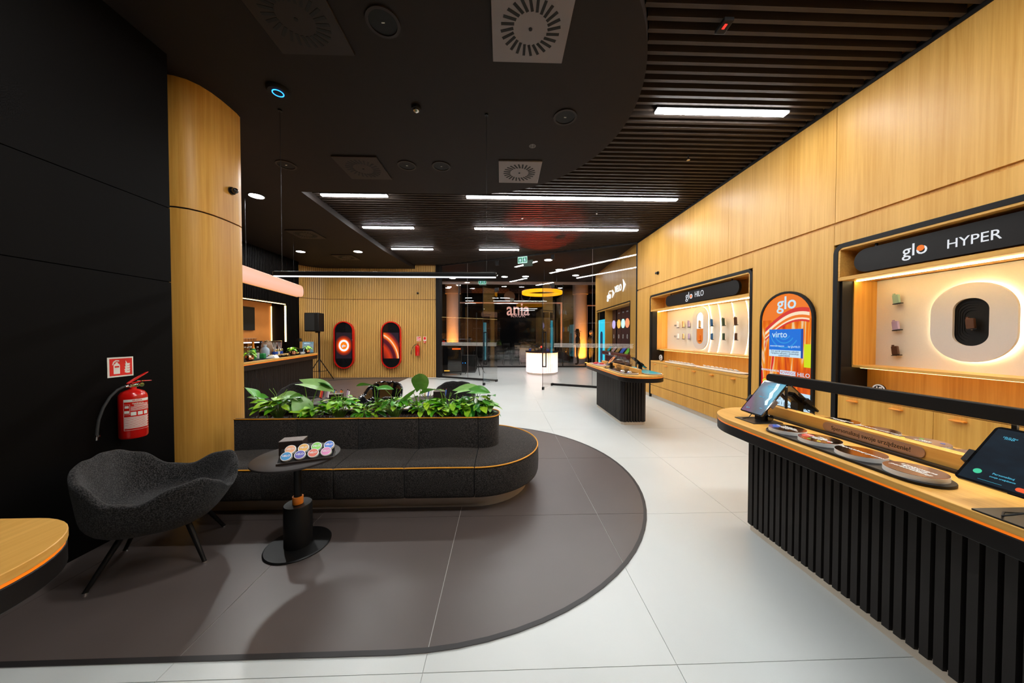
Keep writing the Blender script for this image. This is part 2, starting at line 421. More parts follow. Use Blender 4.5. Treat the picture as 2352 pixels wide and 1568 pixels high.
linear(1.71, 3.19, 3.47, 'medium white linear light between the ceiling disc and the oak wall', LG)
linear(-.64, 3.2, 1.2, LL, LG); linear(1.71, 3.2, -.8, LS, LG)
def disc_lamp(x, y, lit, label, group, r=.105, cat='ceiling light', em='led_round'):
    t = thing('downlight' if lit else 'ceiling_speaker', label, cat if lit else 'speaker', (x, y, 3.9), group=group)
    obj('rim', G().ring(circ(x, y, r+.022), circ(x, y, r), 3.888, 3.90), 'vent_dark', t)
    obj('diffuser' if lit else 'grille', G().prism(circ(x, y, r), 3.892 if lit else 3.895, 3.90), em if lit else 'black_matte', t)
    if not lit: obj('badge', G().box(x-.012, y-.003, 3.890, x+.012, y+.003, 3.895), 'sign_white', t)
for x, y in ((-4.21, 5.55), (-5.73, 9.14), (-4.10, 9.09)):
    disc_lamp(x, y, True, {-4.21:'round lit downlight in the black ceiling next to the oak column',-5.73:'round lit downlight in the ceiling next to the bar back wall',-4.10:'round lit downlight in the ceiling before the timber slat wall'}[x], 'round downlights by the bar')
disc_lamp(-1.6, 1.72, True, 'round lit downlight in the ceiling above the armchair', None, em='led_near')
for x, y in ((-.91, 2.47), (.69, 3.46), (-1.34, 4.50), (-.86, 4.505), (-3.03, 4.54)):
    disc_lamp(x, y, False, {-.91:'round black speaker in the ceiling beside the largest dark swirl vent',.69:'round black speaker in the ceiling disc near its curved edge',-1.34:'round black speaker beside its twin near the dark vent',-.86:'round black speaker beside its twin near the pale vent',-3.03:'round black speaker in the ceiling near the oak column'}[x], 'flush ceiling speakers')
vent0 = {}
def vent(x, y, m, label, group, rz=0):
    if m not in vent0:
        t = thing('ceiling_vent', label, 'vent', (x, y, 3.9), rz, group, local=True); vent0[m] = t
        obj('plate', G().box(-.30, -.30, -.022, .30, .30, -.002), m, t, bevel=.003, seg=1)
        obj('screw_cap', G().cyl((0,0,-.026), (0,0,-.022), .014, n=12), 'vent_slot', t)
        s0 = None
        for k in range(24):
            a = 2*pi*k/24
            if s0 is None: s0 = obj('slot', G().box(.128, .026, -.024, .228, .048, -.0215), 'vent_slot', t); s = s0
            else: s = s0.copy(); C.objects.link(s); s.parent = t
            s.rotation_euler = (0, 0, a)
        freeze(t)
    else: t = dup(vent0[m], (x, y, 3.9), rz, label, group)
vent(.22, 2.47, 'vent_grey', 'pale grey swirl vent in the ceiling disc beside a round speaker', None)
vent(.25, 4.62, 'vent_grey', 'pale grey swirl vent in the ceiling disc beside the white symbol sticker', None)
for x, y in ((-1.98, 4.58), (-4.62, 7.58), (-1.55, 2.45), (-4.75, 9.75)):
    vent(x, y, 'vent_dark', {-1.98:'dark swirl vent in the ceiling over the sofa back',-4.62:'dark swirl vent in the ceiling over the bar counter',-1.55:'dark swirl vent in the ceiling over the side table',-4.75:'dark swirl vent in the ceiling near the timber slat wall'}[x], 'dark swirl vents')
t = thing('wifi_router', 'round black access point with glowing blue ring under the ceiling', 'router', (-2.185, 3.17, 3.9))
obj('body', G().lathe([(.001,-.035),(.085,-.033),(.1,-.015),(.1,0)], (-2.185,3.17,3.9)), 'black_matte', t)
obj('light_ring', G().ring(circ(-2.185,3.17,.05), circ(-2.185,3.17,.042), 3.862, 3.867), 'blue_led', t)
t = thing('smoke_detector', 'small dark domed smoke detector with chrome tip on the ceiling disc', 'detector', (-.9, 3.36, 3.9))
obj('base', G().lathe([(.001,-.03),(.045,-.03),(.05,-.02),(.05,0)], (-.9,3.36,3.9)), 'black_matte', t)
obj('sensor', G().lathe([(.001,-.06),(.015,-.058),(.03,-.045),(.032,-.03)], (-.9,3.36,3.9)), 'steel', t)
t = thing('ceiling_sticker', 'small round white symbol sticker on the ceiling disc', 'sticker', (.383, 4.0, 3.9))
obj('outer_arc', G().ring(circ(.383,4.0,.042), circ(.383,4.0,.034), 3.897, 3.899), 'vent_grey', t)
obj('inner_arc', G().ring(circ(.383,4.0,.026), circ(.383,4.0,.018), 3.897, 3.899), 'vent_grey', t)
obj('stem', G().box(.378, 3.955, 3.896, .388, 4.03, 3.899), 'vent_grey', t)
t = thing('motion_sensor', 'small black box with a red light hanging below the slats', 'sensor', (1.78, 2.49, 4.02))
obj('body', G().box(1.73, 2.43, 3.955, 1.81, 2.55, 3.985), 'black_matte', t, bevel=.006)
obj('red_lamp', G().box(1.755, 2.46, 3.951, 1.775, 2.50, 3.956), emat('red_led', (1,.03,.02), 1.6), t)
obj('hanger', G().cyl((1.77,2.49,3.985), (1.77,2.49,4.02), .006), 'black_metal', t)
for x, y, lb in ((2.6, 4.35, 'near the oak wall'), (1.9, 6.3, 'over the island counter'), (.42, 6.6, 'between the two long lights')):
    t = thing('sprinkler', 'small black sprinkler head below the ceiling slats '+lb, 'sprinkler', (x, y, 4.1), group='sprinklers in the slatted ceiling')
    obj('pipe', G().cyl((x,y,3.97), (x,y,4.1), .009, n=8), 'black_metal', t)
    obj('deflector', G().lathe([(.004,-.15),(.022,-.145),(.022,-.14),(.006,-.13)], (x,y,4.1), 12), 'steel', t)
# pendant tube light over the sofa
t = thing('pendant_light', 'slim black tube light with a white glowing underside hung over the sofa', 'pendant light', (-1.21, 3.45, 3.9))
obj('tube', G().box(-2.45, 3.425, 2.142, -.06, 3.475, 2.192), 'black_metal', t, bevel=.015, seg=3)
obj('diffuser', G().box(-2.44, 3.432, 2.135, -.07, 3.468, 2.142), 'led_pendant', t)
for x in (-2.36, -.17):
    obj('wire', G().cyl((x,3.45,2.19), (x,3.45,3.9), .002, n=6), 'black_metal', t)
    obj('ceiling_cup', G().cyl((x,3.45,3.885), (x,3.45,3.9), .02, n=12), 'black_metal', t)
# pair of small spherical cameras
def bullet(loc, d, label):
    t = thing('security_camera', label, 'camera', loc)
    p = Vector(loc); d = Vector(d).normalized()
    obj('base', G().cyl(p, p+d*.02, .042, .038, 20), 'black_gloss', t)
    obj('neck', G().cyl(p+d*.02, p+d*.045, .02, .024, 14), 'black_metal', t)
    obj('lens', G().sphere(p+d*.05, .03), 'black_gloss', t)
bullet((XW, 7.25, 2.97), (-1,0,-.1), 'small black domed camera on the oak wall above the groove')
bullet((-2.862, 3.43, 3.03), (1,-.25,-.05), 'small black domed camera on the oak column')
bullet((-3.03, 11.385, 3.03), (0,-1,0), 'small black domed camera high on the timber slat wall')
# ================================================================ DISPLAY NICHES IN THE OAK WALL
def u_shape(ya, yb, zt, wd, r, n=8):      # inverted U band, ya far (large y), yb near
    def side(o):
        rr = max(.01, r-o); pts = [(ya-o, 0)]
        for k in range(n+1):
            a = pi*k/2/n; pts.append((ya-o-rr+rr*math.cos(a), zt-o-rr+rr*math.sin(a)))
        for k in range(n+1):
            a = pi/2+pi*k/2/n; pts.append((yb+o+rr+rr*math.cos(a), zt-o-rr+rr*math.sin(a)))
        return pts + [(yb+o, 0)]
    return side(0) + side(wd)[::-1]
def niche(ya, yb, label):
    t = thing('display_niche', label, 'display niche', (XW, (ya+yb)/2, 0))
    obj('frame', G().prism(u_shape(ya, yb, 2.49, .046, .10), XW-.006, XW+.03, 'x'), 'frame_black', t)
    a, b = ya-.046, yb+.046
    # oak header box
    g = G(); g.box(XW-.002, a-.022, 2.13, XW+.34, a, 2.444).box(XW-.002, b, 2.13, XW+.34, b+.022, 2.444).box(XW-.002, b, 2.422, XW+.34, a, 2.444)
    obj('header_lining', g, 'oak_y', t, bevel=.002, seg=1)
    obj('header_back', G().box(XW+.34, b, 2.09, XW+.36, a, 2.444), 'oak_warm', t)
    obj('header_shelf', G().box(XW-.002, b, 2.092, XW+.36, a, 2.13), 'oak_y', t, bevel=.002, seg=1)
    obj('led_strip', G().box(XW+.155, b+.05, 2.082, XW+.170, a-.045, 2.0915), 'led_warm', t)
    # black jambs
    for y0, y1 in ((a-.02, a), (b, b+.02)):
        obj('jamb', G().box(XW+.03, y0, 0, XW+.16, y1, 2.09).box(XW+.16, y0, 0, XW+.36, y1, 1.16), 'frame_black', t)
        obj('box_side', G().box(XW+.15, y0-.012 if y1 == a else y0, 1.186, XW+.42, y1 if y1 == a else y1+.012, 2.09), 'oak_warm', t)
    obj('shelf', G().box(XW+.15, b+.02, 1.16, XW+.42, a-.02, 1.186), 'oak_y', t, bevel=.002, seg=1)
    obj('back_panel', G().box(XW+.405, b, 1.186, XW+.425, a, 2.09), 'ivory_panel', t)
    obj('splashback', G().box(XW+.33, b+.02, .88, XW+.35, a-.02, 1.16), 'oak_warm', t)
    obj('splash_fill_led', G().box(XW+.21, b+.05, 1.153, XW+.222, a-.05, 1.1595), 'led_bar', t)  # unseen strip tucked under the shelf, added to brighten the splashback
    wt = single('worktop', G().box(XW-.002, b+.02, .862, XW+.33, a-.02, .90), 'oak_y', 'oak worktop under the ' + label.split(' with ')[1], 'worktop', bevel=.002, seg=1)
    return t, a-.02, b+.02
def cabinet(ya, yb, hs, label, group):
    t = thing('cabinet', label, 'cabinet', (XW, (ya+yb)/2, 0), group=group)
    obj('body', G().box(XW+.02, yb, .085, XW+.33, ya, .861), 'black_matte', t)
    obj('plinth', G().box(XW+.03, yb, 0, XW+.2, ya, .084), 'plinth_steel', t)
    for k, (z0, z1) in enumerate(((.552, .857), (.312, .54), (.085, .30))):
        d = obj('drawer' if k else 'door', G().box(XW, yb+.0015, z0, XW+.02, ya-.0015, z1), 'oak_warm', t, bevel=.001, seg=1)
        if k == 0:
            for h in hs:
                obj('handle', G().box(XW-.032, h-.045, .812, XW, h+.045, .825), 'orange_handle', d, bevel=.004, label='flat orange pull handle')
hilo, ha, hb = niche(7.66, 4.478, 'oak display niche with white curved backlit panels')
hyp, ya_, yb_ = niche(3.357, .95, 'oak display niche with a glowing white oval ring')
un = (ha-hb)/3
for k in range(3):
    y0 = ha-un*k
    cabinet(y0, y0-un, (y0-un*.22, y0-un*.72), ORD[k]+' oak cabinet from the glass front under the curved white panels', 'cabinets under the curved panel niche')
un = (ya_-yb_)/3
for k in range(3):
    y0 = ya_-un*k
    cabinet(y0, y0-un, (y0-un*.20, y0-un*.68), ORD[k]+' oak cabinet from the arched screen under the glowing oval ring', 'cabinets under the oval ring niche')
# ---- curved backlit layers (first niche)
yc = 6.17
layers = [(1.17,1.04,0), (.86,.82,1), (.56,.66,2), (.36,.46,3)]
for wn, wf_, k in [(1.14, 1.04, 0), (.84, .87, 1), (.52, .66, 2), (.30, .45, 3)]:
    n = 16; pts = []
    for i in range(n+1):
        s = -1+2*i/n; z = 1.19+.895*(i/n); bl = .075*s*s
        pts.append((yc-wn+bl if k < 3 else yc-wn+bl*1.2, z))
    far = [(yc+wf_-.075*(-1+2*i/n)**2, 1.19+.895*(i/n)) for i in range(n+1)]
    x = XW+.397-.018*k
    poly = pts + far[::-1]
    obj('curved_layer', G().prism(poly, x-.010, x, 'x'), 'ivory_panel', hilo)
    for e, sg in ((pts, 1), (far, -1)):
        obj('layer_led', G().tube([(x+.004, p[0]+sg*.014, p[1]) for p in e], .0042, 5), 'led_warm_soft', hilo)
x = XW+.397-.018*4
cap = rrect(yc, 1.65, .235, .43, .23, 10); inn = rrect(yc, 1.655, .108, .315, .105, 10)
obj('capsule_ring', G().ring(cap, inn, x-.02, x, 'x'), 'grey_panel', hilo)
obj('capsule_led', G().tube([(x+.004, yc+(p[0]-yc)*.93, 1.65+(p[1]-1.65)*.96) for p in cap], .005, 5, closed=True), 'led_warm_soft', hilo)
top_h = [p for p in inn if p[1] >= 1.645]; 
obj('capsule_upper', G().prism(rrect(yc, 1.655, .108, .315, .105, 10)[:22], x-.004, x-.002, 'x'), emat('capsule_white', (1,.93,.8), 1.6), hilo)
obj('capsule_lower', G().prism(rrect(yc, 1.655, .108, .315, .105, 10)[22:], x-.004, x-.002, 'x'), emat('capsule_orange', (1,.25,.02), .75), hilo)
obj('capsule_middle', G().box(x-.004, yc-.108, 1.645, x-.002, yc+.108, 1.87).box(x-.0045, yc-.108, 1.44, x-.002, yc+.108, 1.645), 'capsule_orange', hilo)
hilo_mid = obj('capsule_window', G().box(x-.0055, yc-.108, 1.645, x-.0045, yc+.108, 1.88), 'capsule_white', hilo)
# ---- device holders
pmat('dev_white', (.85,.83,.80), .3); pmat('dev_gold', (.80,.50,.22), .3, metal=.4); pmat('dev_lilac', (.50,.38,.55), .3, metal=.3); pmat('dev_blue', (.03,.13,.32), .3, metal=.3)
pmat('dev_green', (.06,.10,.06), .3, metal=.3); pmat('dev_brown', (.10,.045,.025), .3, metal=.3); pmat('dev_mint', (.35,.55,.45), .3, metal=.3); pmat('dev_orange', (.85,.20,.02), .3)
def device(y, z, x, m, name, label, group, h=.13, wd=.05, tilt=.12, cap=True):
    t = thing('handheld_device', label, 'device', (x, y, z), group=group, local=True)
    t.rotation_euler = (tilt, 0, 0)
    obj('body', G().prism(rrect(0, 0, wd/2, h/2, .008, 3), -.045, -.022, 'x'), m, t, bevel=.003)
    if cap: obj('stick_slot', G().box(-.04, wd*.15, h/2, -.027, wd*.42, h/2+.014), m, t)
    obj('peg', G().cyl((-.03, 0, -h/2-.006), (0, 0, -h/2-.006), .006, n=8), 'chrome', t)
    obj('clip', G().box(-.05, -wd/2-.016, -h/2-.008, -.018, wd/2, -h/2), 'black_metal', t)
    return t
cols = [('dev_white', 'white', 6.965), ('dev_gold', 'gold', 6.75), ('dev_lilac', 'lilac', 6.545), ('dev_blue', 'blue', 5.815), ('dev_green', 'dark green', 5.50), ('dev_brown', 'brown', 5.205)]
xd = XW+.34
for m, cn, y in cols:
    device(y, 1.75, xd, m, cn, cn+' handheld device on the upper peg of the curved white panels', 'devices pegged on curved panels', tilt=-.1)
    device(y-.012, 1.49, xd, m, cn, cn+' handheld device on the lower peg of the curved white panels', 'devices pegged on curved panels', h=.115, wd=.04, tilt=0, cap=False)
for z in (1.75, 1.50):
    t = thing('peg_clip', 'empty black peg clip on the curved white panel' , 'clip', (xd+.03, 7.13, z), group='empty clips on the curved panels')
    obj('clip', G().box(xd-.01, 7.11, z-.004, xd+.03, 7.15, z+.004).box(xd-.01, 7.11, z-.024, xd+.03, 7.15, z-.016), 'black_metal', t)
    obj('peg', G().cyl((xd-.005,7.13,z-.026), (xd+.035,7.13,z-.026), .004, n=8), 'chrome', t)
device(yc-.03, 1.73, x-.006, 'dev_gold', 'gold', 'gold handheld device inside the glowing capsule window', None, tilt=0, h=.14)
device(yc-.035, 1.46, x-.006, 'dev_orange', 'orange', 'orange handheld device inside the glowing capsule window', None, tilt=0, h=.12)
# ---- oval of the second niche
yo = 2.565; zo = 1.615
ov = rrect(yo, zo, .25, .34, .245, 12); oi = rrect(yo, zo+.003, .105, .205, .10, 12)
obj('oval_ring', G().ring(ov, oi, XW+.355, XW+.375, 'x'), 'grey_panel', hyp)
obj('oval_led', G().tube([(XW+.390, yo+(p[0]-yo)*.93, zo+(p[1]-zo)*.94) for p in ov], .006, 5, closed=True), emat('led_halo', (1,.80,.52), 26.0), hyp)
for k in range(5):
    s = 1-.10*k; o2 = rrect(yo, zo, .112*s, .212*s, .10*s, 12); i2 = rrect(yo, zo, .112*(s-.1), .212*(s-.1), .10*(s-.1), 12)
    obj('oval_step', G().ring(o2, i2, XW+.375+.004*k, XW+.379+.004*k, 'x'), 'black_matte', hyp)
obj('oval_back', G().box(XW+.396, yo-.12, zo-.22, XW+.40, yo+.12, zo+.22), 'black_matte', hyp)
device(yo, zo-.01, XW+.395, 'dev_brown', 'b', 'dark handheld device with red top inside the black oval', None, h=.09, wd=.05, tilt=-.1)
for y, z, m, cn in ((3.085, 1.875, 'dev_mint', 'mint'), (3.085, 1.605, 'dev_lilac', 'violet'), (3.085, 1.35, 'dev_brown', 'brown')):
    device(y, z, XW+.405, m, cn, cn+' handheld device pegged beside the glowing oval ring', 'devices pegged beside the oval ring', h=.09, wd=.05, tilt=-.12)
for y, z, m, cn in ((2.05, 1.875, 'dev_gold', 'gold'), (2.05, 1.605, 'dev_blue', 'navy'), (2.05, 1.35, 'dev_white', 'white')):
    device(y, z, XW+.405, m, cn, cn+' handheld device pegged beside the glowing oval ring', 'devices pegged beside the oval ring', h=.09, wd=.05, tilt=-.12)
# ---- header signs
def pill_sign(y0, y1, label, words):
    t = thing('header_sign', label, 'sign', (XW+.05, (y0+y1)/2, 2.14))
    obj('board', G().prism(rrect((y0+y1)/2, 2.272, (y0-y1)/2, .118, .115, 10), XW+.05, XW+.09, 'x'), 'apron_black', t)
    for y in (y0-.18, y1+.18): obj('hanger', G().box(XW+.062, y-.008, 2.385, XW+.078, y+.008, 2.422), 'black_metal', t)
    for s, size, y, z, sx, m, al, b in words: text('lettering', s, size, (XW+.049, y, z), FR, m, t, .001, al, sx, b)
    return t
t = pill_sign(7.0, 4.80, 'black pill shaped sign reading glo hilo over curved panels',
    [('glo', .20, 6.115, 2.290, 1.0, 'letter_white', 'CENTER', 0), ('HILO', .150, 5.80, 2.290, .80, 'letter_white', 'CENTER', 0)])
o_dot([k for k in t.children if k.name.startswith('lettering')][0], emat('orange_dot', (1,.2,.01), .9), t, .030, XW+.0465, XW+.0475)
t = pill_sign(3.20, 1.11, 'black pill shaped sign reading glo hyper over the oval ring',
    [('glo', .155, 2.714, 2.272, .95, 'letter_white', 'CENTER', .0005), ('HYPER', .108, 2.368, 2.256, .92, 'letter_white', 'CENTER', 0)])
o_dot([k for k in t.children if k.name.startswith('lettering')][0], 'orange_dot', t, .026, XW+.0465, XW+.0475)
# ---- trays and packs on the worktops
def pill(x0, x1, y0, y1, n=8): return rrect((x0+x1)/2, (y0+y1)/2, abs(x1-x0)/2, abs(y1-y0)/2, abs(x1-x0)/2-.001, n)
for y0, y1, cnt, ys, lab in ((7.05, 5.93, 8, 6.93, 'far'), (5.90, 4.68, 8, 5.72, 'near')):
    t = thing('display_tray', 'white pill shaped tray of small packs, '+('next to the age badge' if lab == 'far' else 'next to the arched screen'), 'tray', (XW+.12, (y0+y1)/2, .90), group='display trays on worktop')
    obj('board', G().prism(pill(XW+.03, XW+.20, y0, y1), .908, .920), 'white_board', t)
    obj('base', G().prism(pill(XW+.04, XW+.19, y0-.01, y1+.01), .90, .908), 'dark_edge', t)
    for k in range(cnt):
        yk = ys-k*(.118 if lab == 'far' else .112)
        p = thing('sample_pack', ORD[k]+' small white pack from the badge end of the '+('badge' if lab == 'far' else 'screen')+' side tray', 'pack', (XW+.13, yk, .92), group='white packs on the display trays', local=True)
        p.rotation_euler = (0, .5, 0)
        obj('box', G().box(-.035, -.030, .014, .040, .030, .024), 'white_plastic', p, bevel=.003)
        obj('foot', G().box(.02, -.02, .002, .038, .02, .014), 'white_board', p)
def badge18(x, y, z, label, s=1.0):
    t = thing('age_badge', label, 'badge', (x, y, z))
    c = z+.068*s
    obj('disc', G().prism(circ(y, c, .062*s, 28, .055*s), x, x+.012, 'x'), 'apron_black', t)
    obj('white_ring', G().ring(circ(y, c, .060*s, 28, .053*s), circ(y, c, .046*s, 28, .040*s), x-.002, x, 'x'), 'white_plastic', t)
    text('lettering', '18', .066*s, (x-.001, y, c), FR, 'white_plastic', t, .001, bold=.002)
    obj('strike', G().box(x-.0028, -.004, -.045*s, x-.0018, .004, .045*s).xf(Matrix.Translation((0, y, c)) @ Matrix.Rotation(.85, 4, 'X')), 'white_plastic', t)
    obj('stand', G().box(x, y-.03*s, z, x+.035, y+.03*s, z+.014), 'black_matte', t)
badge18(XW+.10, 7.30, .90, 'round black and white age badge on worktop beside the long trays', 1.25)
badge18(XW+.16, 3.05, .90, 'round black and white age badge on worktop under the oval ring', .9)
scol = ['dev_blue', 'dev_white', 'dev_lilac', 'dev_orange', 'dev_mint', 'dev_gold']
for k in range(16):
    y = 3.17-k*.062
    if 3.0 < y < 3.11: continue
    p = thing('stick_pack', ORD[k]+' coloured stick pack from the black jamb under the oval ring', 'pack', (XW+.12, y, .90), group='coloured packs under the oval ring')
    g = G().box(XW+.10, y-.024, .90, XW+.16, y+.024, .915+.004*(k % 3))
    obj('carton', g, scol[k % 6], p, bevel=.002)
    obj('lid', G().box(XW+.10, y-.024, .9155+.004*(k % 3), XW+.13, y+.024, .919+.004*(k % 3)), scol[(k+2) % 6], p)
# ================================================================ ARCHED ADVERTISING SCREEN
def screenmat(name, build, s=1.0):
    m, N, L, b = newmat(name)
    b.inputs['Base Color'].default_value = (.01,.01,.012,1); b.inputs['Roughness'].default_value = .25; b.inputs['Specular IOR Level'].default_value = .2
    col = build(N, L); L.new(col, b.inputs['Emission Color']); b.inputs['Emission Strength'].default_value = s
    return m
def nd(N, t, **k):
    n = N.new(t)
    for a, v in k.items(): setattr(n, a, v)
    return n
def ramp(N, L, src, stops):
    r = N.new('ShaderNodeValToRGB'); e = r.color_ramp.elements
    while len(e) < len(stops): e.new(.5)
    for i, (p, c) in enumerate(stops): e[i].position = p; e[i].color = (*c, 1)
    L.new(src, r.inputs[0]); return r.outputs[0]
def swirl(N, L):
    tc = N.new('ShaderNodeTexCoord'); mp = N.new('ShaderNodeMapping'); mp.inputs['Rotation'].default_value = (.35, 0, 0); mp.inputs['Scale'].default_value = (1, 9.0, 1.1)
    L.new(tc.outputs['Object'], mp.inputs[0])
    nz = nd(N, 'ShaderNodeTexNoise'); nz.inputs['Scale'].default_value = 1.0; nz.inputs['Detail'].default_value = 2.0; nz.inputs['Distortion'].default_value = 1.1; L.new(mp.outputs[0], nz.inputs[0])
    return ramp(N, L, nz.outputs[0], [(.30, (.55,.03,.0)), (.42, (.80,.10,.0)), (.50, (.95,.18,.0)), (.57, (1.0,.34,.02)), (.63, (1.0,.72,.42)), (.68, (.80,.03,.02))])
screenmat('ad_swirl', swirl, .85)
emat('ad_orange', (.72,.10,.002), .85); emat('ad_orange2', (.95,.20,.005), .9); emat('ad_blue', (.0,.16,.72), .95); emat('ad_blue_dark', (.0,.06,.38), .9); emat('ad_cyan', (.02,.32,.80), .9); emat('ad_white', (.62,.85,1.0), .9)
emat('ad_lime', (.72,.85,.0), .85); emat('ad_yellow', (1,.75,.02), .9); emat('ad_red', (.75,.03,.02), .9); emat('ad_cream', (1,.80,.55), .95)
Y0s, Y1s, ZT, ZB = 4.305, 3.537, 2.067, .56
yc_, hw_ = (Y0s+Y1s)/2, (Y0s-Y1s)/2
def arch(o, n=18):
    r = hw_-o; zc = ZT-hw_*.93
    return [(yc_-r, ZB+o)] + [(yc_+r*math.cos(pi-pi*k/n), zc+(ZT-zc-o)*math.sin(pi-pi*k/n)) for k in range(n+1)] + [(yc_+r, ZB+o)]
t = thing('advertising_screen', 'arched orange advertising screen reading glo in the oak wall', 'screen', (XW, yc_, ZB))
obj('frame', G().ring(arch(0), arch(.028), XW-.030, XW+.001, 'x'), 'frame_black', t)
obj('display', G().prism(arch(.026), XW-.018, XW, 'x'), 'ad_swirl', t)
def ax(y, z): return (XW-.0185, y, z)
def flat(name, y0, y1, z0, z1, m, d=0): return obj(name, G().box(XW-.0188-d, y1, z0, XW-.018-d, y0, z1), m, t)
obj('top_colour', G().prism([p for p in arch(.03) if p[1] > 1.55], XW-.0186, XW-.0181, 'x'), 'ad_orange2', t)
# bright ribbon
rib = [(yc_-.05*0+.30-.62*k/14, 1.53+.25*math.sin(pi*(k/14)*.62)) for k in range(15)]
for o, m, d in ((0, 'ad_red', 0), (.05, 'ad_cream', .0003), (.09, 'ad_orange2', .0005)):
    lo = [(y, z-.10+o*.5) for y, z in rib]; hi = [(y, z+.07-o) for y, z in rib]
    obj('ribbon', G().prism([(y, z) for y, z in lo]+[(y, z) for y, z in hi[::-1]], XW-.0188-d, XW-.0184-d, 'x'), m, t)
flat('lime_field', 3.66, 3.566, 1.12, 1.40, 'ad_lime', .0008)
flat('pack_blue', 4.152, 3.70, 1.315, 1.585, 'ad_blue', .002)
flat('pack_side', 3.70, 3.672, 1.225, 1.585, 'ad_blue_dark', .002)
for r in (.10, .15, .21): obj('pack_arc', G().ring(circ(3.93, 1.55, r, 28), circ(3.93, 1.55, r-.012, 28), XW-.0213, XW-.0209, 'x') if r < .04 else G().prism([(3.93+r*math.cos(a), 1.55+r*math.sin(a)) for a in [ -2.6+2.4*k/16 for k in range(17)] if -.23 < r*math.cos(a) < .22 and r*math.sin(a) > -.23] + [(3.93+(r-.014)*math.cos(a), 1.55+(r-.014)*math.sin(a)) for a in [-2.6+2.4*k/16 for k in range(17)][::-1] if -.23 < r*math.cos(a) < .22 and r*math.sin(a) > -.23], XW-.0213, XW-.0209, 'x'), 'ad_cyan', t)
flat('pack_notice', 4.152, 3.70, 1.228, 1.315, 'ad_white', .002)
text('lettering', 'glo', .23, (XW-.0195, 3.905, 1.915), FR, 'ad_white', t, .0005, bold=.003)
text('lettering', 'virto', .115, (XW-.0220, 3.995, 1.515), FR, 'ad_white', t, .0005, bold=.001)
text('lettering', 'SIGNATURE TOBACCO', .020, (XW-.0220, 4.03, 1.365), FR, 'ad_white', t, .0005, bold=.0005)
text('lettering', 'by gloHILO', .034, (XW-.0220, 3.79, 1.362), FR, 'ad_white', t, .0005)
text('lettering', 'Ten wyrób tytoniowy szkodzi\nTwojemu zdrowiu i powoduje\nuzależnienie', .033, (XW-.0220, 3.925, 1.272), FR, 'letter_dark_blue', t, .0005)
text('lettering', 'DEDYKOWANE DLA', .035, (XW-.0195, 4.13, 1.035), FR, 'ad_white', t, .0005, bold=.0005)
flat('word_box', 3.985, 3.765, 1.0, 1.055, 'ad_white', .0008)
text('lettering', 'NOWEGO', .05, (XW-.0205, 3.875, 1.027), FR, 'ad_red', t, .0005)
text('lettering', 'HILO', .07, (XW-.0205, 3.662, 1.022), FR, 'ad_white', t, .0005)
obj('age_mark', G().prism(circ(4.22, .88, .042), XW-.0192, XW-.0185, 'x'), 'ad_yellow', t)
obj('age_ring', G().ring(circ(4.22, .88, .043), circ(4.22, .88, .035), XW-.0198, XW-.0188, 'x'), 'ad_red', t)
text('lettering', '18', .045, (XW-.0200, 4.22, .88), FR, 'letter_dark_blue', t, .0005)
flat('notice_field', 4.277, 3.565, .588, .80, 'ad_white', .0008)
text('lettering', 'Ten wyrób tytoniowy\nszkodzi Twojemu\nzdrowiu i powoduje', .075, (XW-.0208, 3.925, .69), FR, 'letter_dark_blue', t, .0005)
# ================================================================ COUNTERS
ZC = .89
def capsule(xc, y0, y1, hw, r, o=0, n=12): return rrect(xc, (y0+y1)/2, hw-o, abs(y1-y0)/2-o, max(.01, r-o), n)
slat_prof = None
def slat_counter(name, label, cat, xc, y0, y1, hw, r, bx0, bx1, by0, by1, ch, pitch=.047):
    """rounded oak top with orange line and black apron on a chamfered body of vertical slats"""
    t = thing(name, label, cat, (xc, (y0+y1)/2, 0))
    obj('top', G().prism(capsule(xc, y0, y1, hw, r), ZC-.028, ZC), 'oak_y', t, bevel=.002, seg=1)
    obj('orange_line', G().prism(capsule(xc, y0, y1, hw, r, .004), ZC-.038, ZC-.028), 'orange_strip', t)
    obj('apron', G().prism(capsule(xc, y0, y1, hw, r, .002), ZC-.105, ZC-.038), 'apron_black', t, bevel=.004)
    body = [(bx0, by0+ch),(bx0+ch, by0),(bx1-ch, by0),(bx1, by0+ch),(bx1, by1-ch),(bx1-ch, by1),(bx0+ch, by1),(bx0, by1-ch)]
    ins = lambda o: [(bx0+o, by0+ch+o*.41),(bx0+ch+o*.41, by0+o),(bx1-ch-o*.41, by0+o),(bx1-o, by0+ch+o*.41),(bx1-o, by1-ch-o*.41),(bx1-ch-o*.41, by1-o),(bx0+ch+o*.41, by1-o),(bx0+o, by1-ch-o*.41)]
    obj('body', G().prism(ins(.02), .055, ZC-.10), 'apron_black', t)
    obj('plinth', G().prism(ins(.014), 0, .058), 'plinth_steel', t)
    prof = None
    for k in range(8):
        a = Vector((*body[k], 0)); b = Vector((*body[(k+1) % 8], 0)); d = b-a; ln = d.length; d.normalize()
        nn = max(1, round(ln/pitch)); st = ln/nn; nrm = Vector((d.y, -d.x, 0))
        for i in range(nn):
            c = a+d*(st*(i+.5))
            key = 'cs'
            if slat_cache.get(key) is None:
                s = obj('slat', G().prism([(-.0205,.021),(.0205,.021),(.0155,-.002),(-.0155,-.002)], .05, ZC-.10), 'counter_slat', t)
                slat_cache[key] = s.data; org = ORG[t]
                me = s.data
                for v in me.vertices: v.co += org
            else:
                s = bpy.data.objects.new('slat', slat_cache[key]); C.objects.link(s); s.parent = t
            s.location = c-ORG[t]; s.rotation_euler = (0, 0, math.atan2(d.y, d.x))
    return t
XC = 2.06
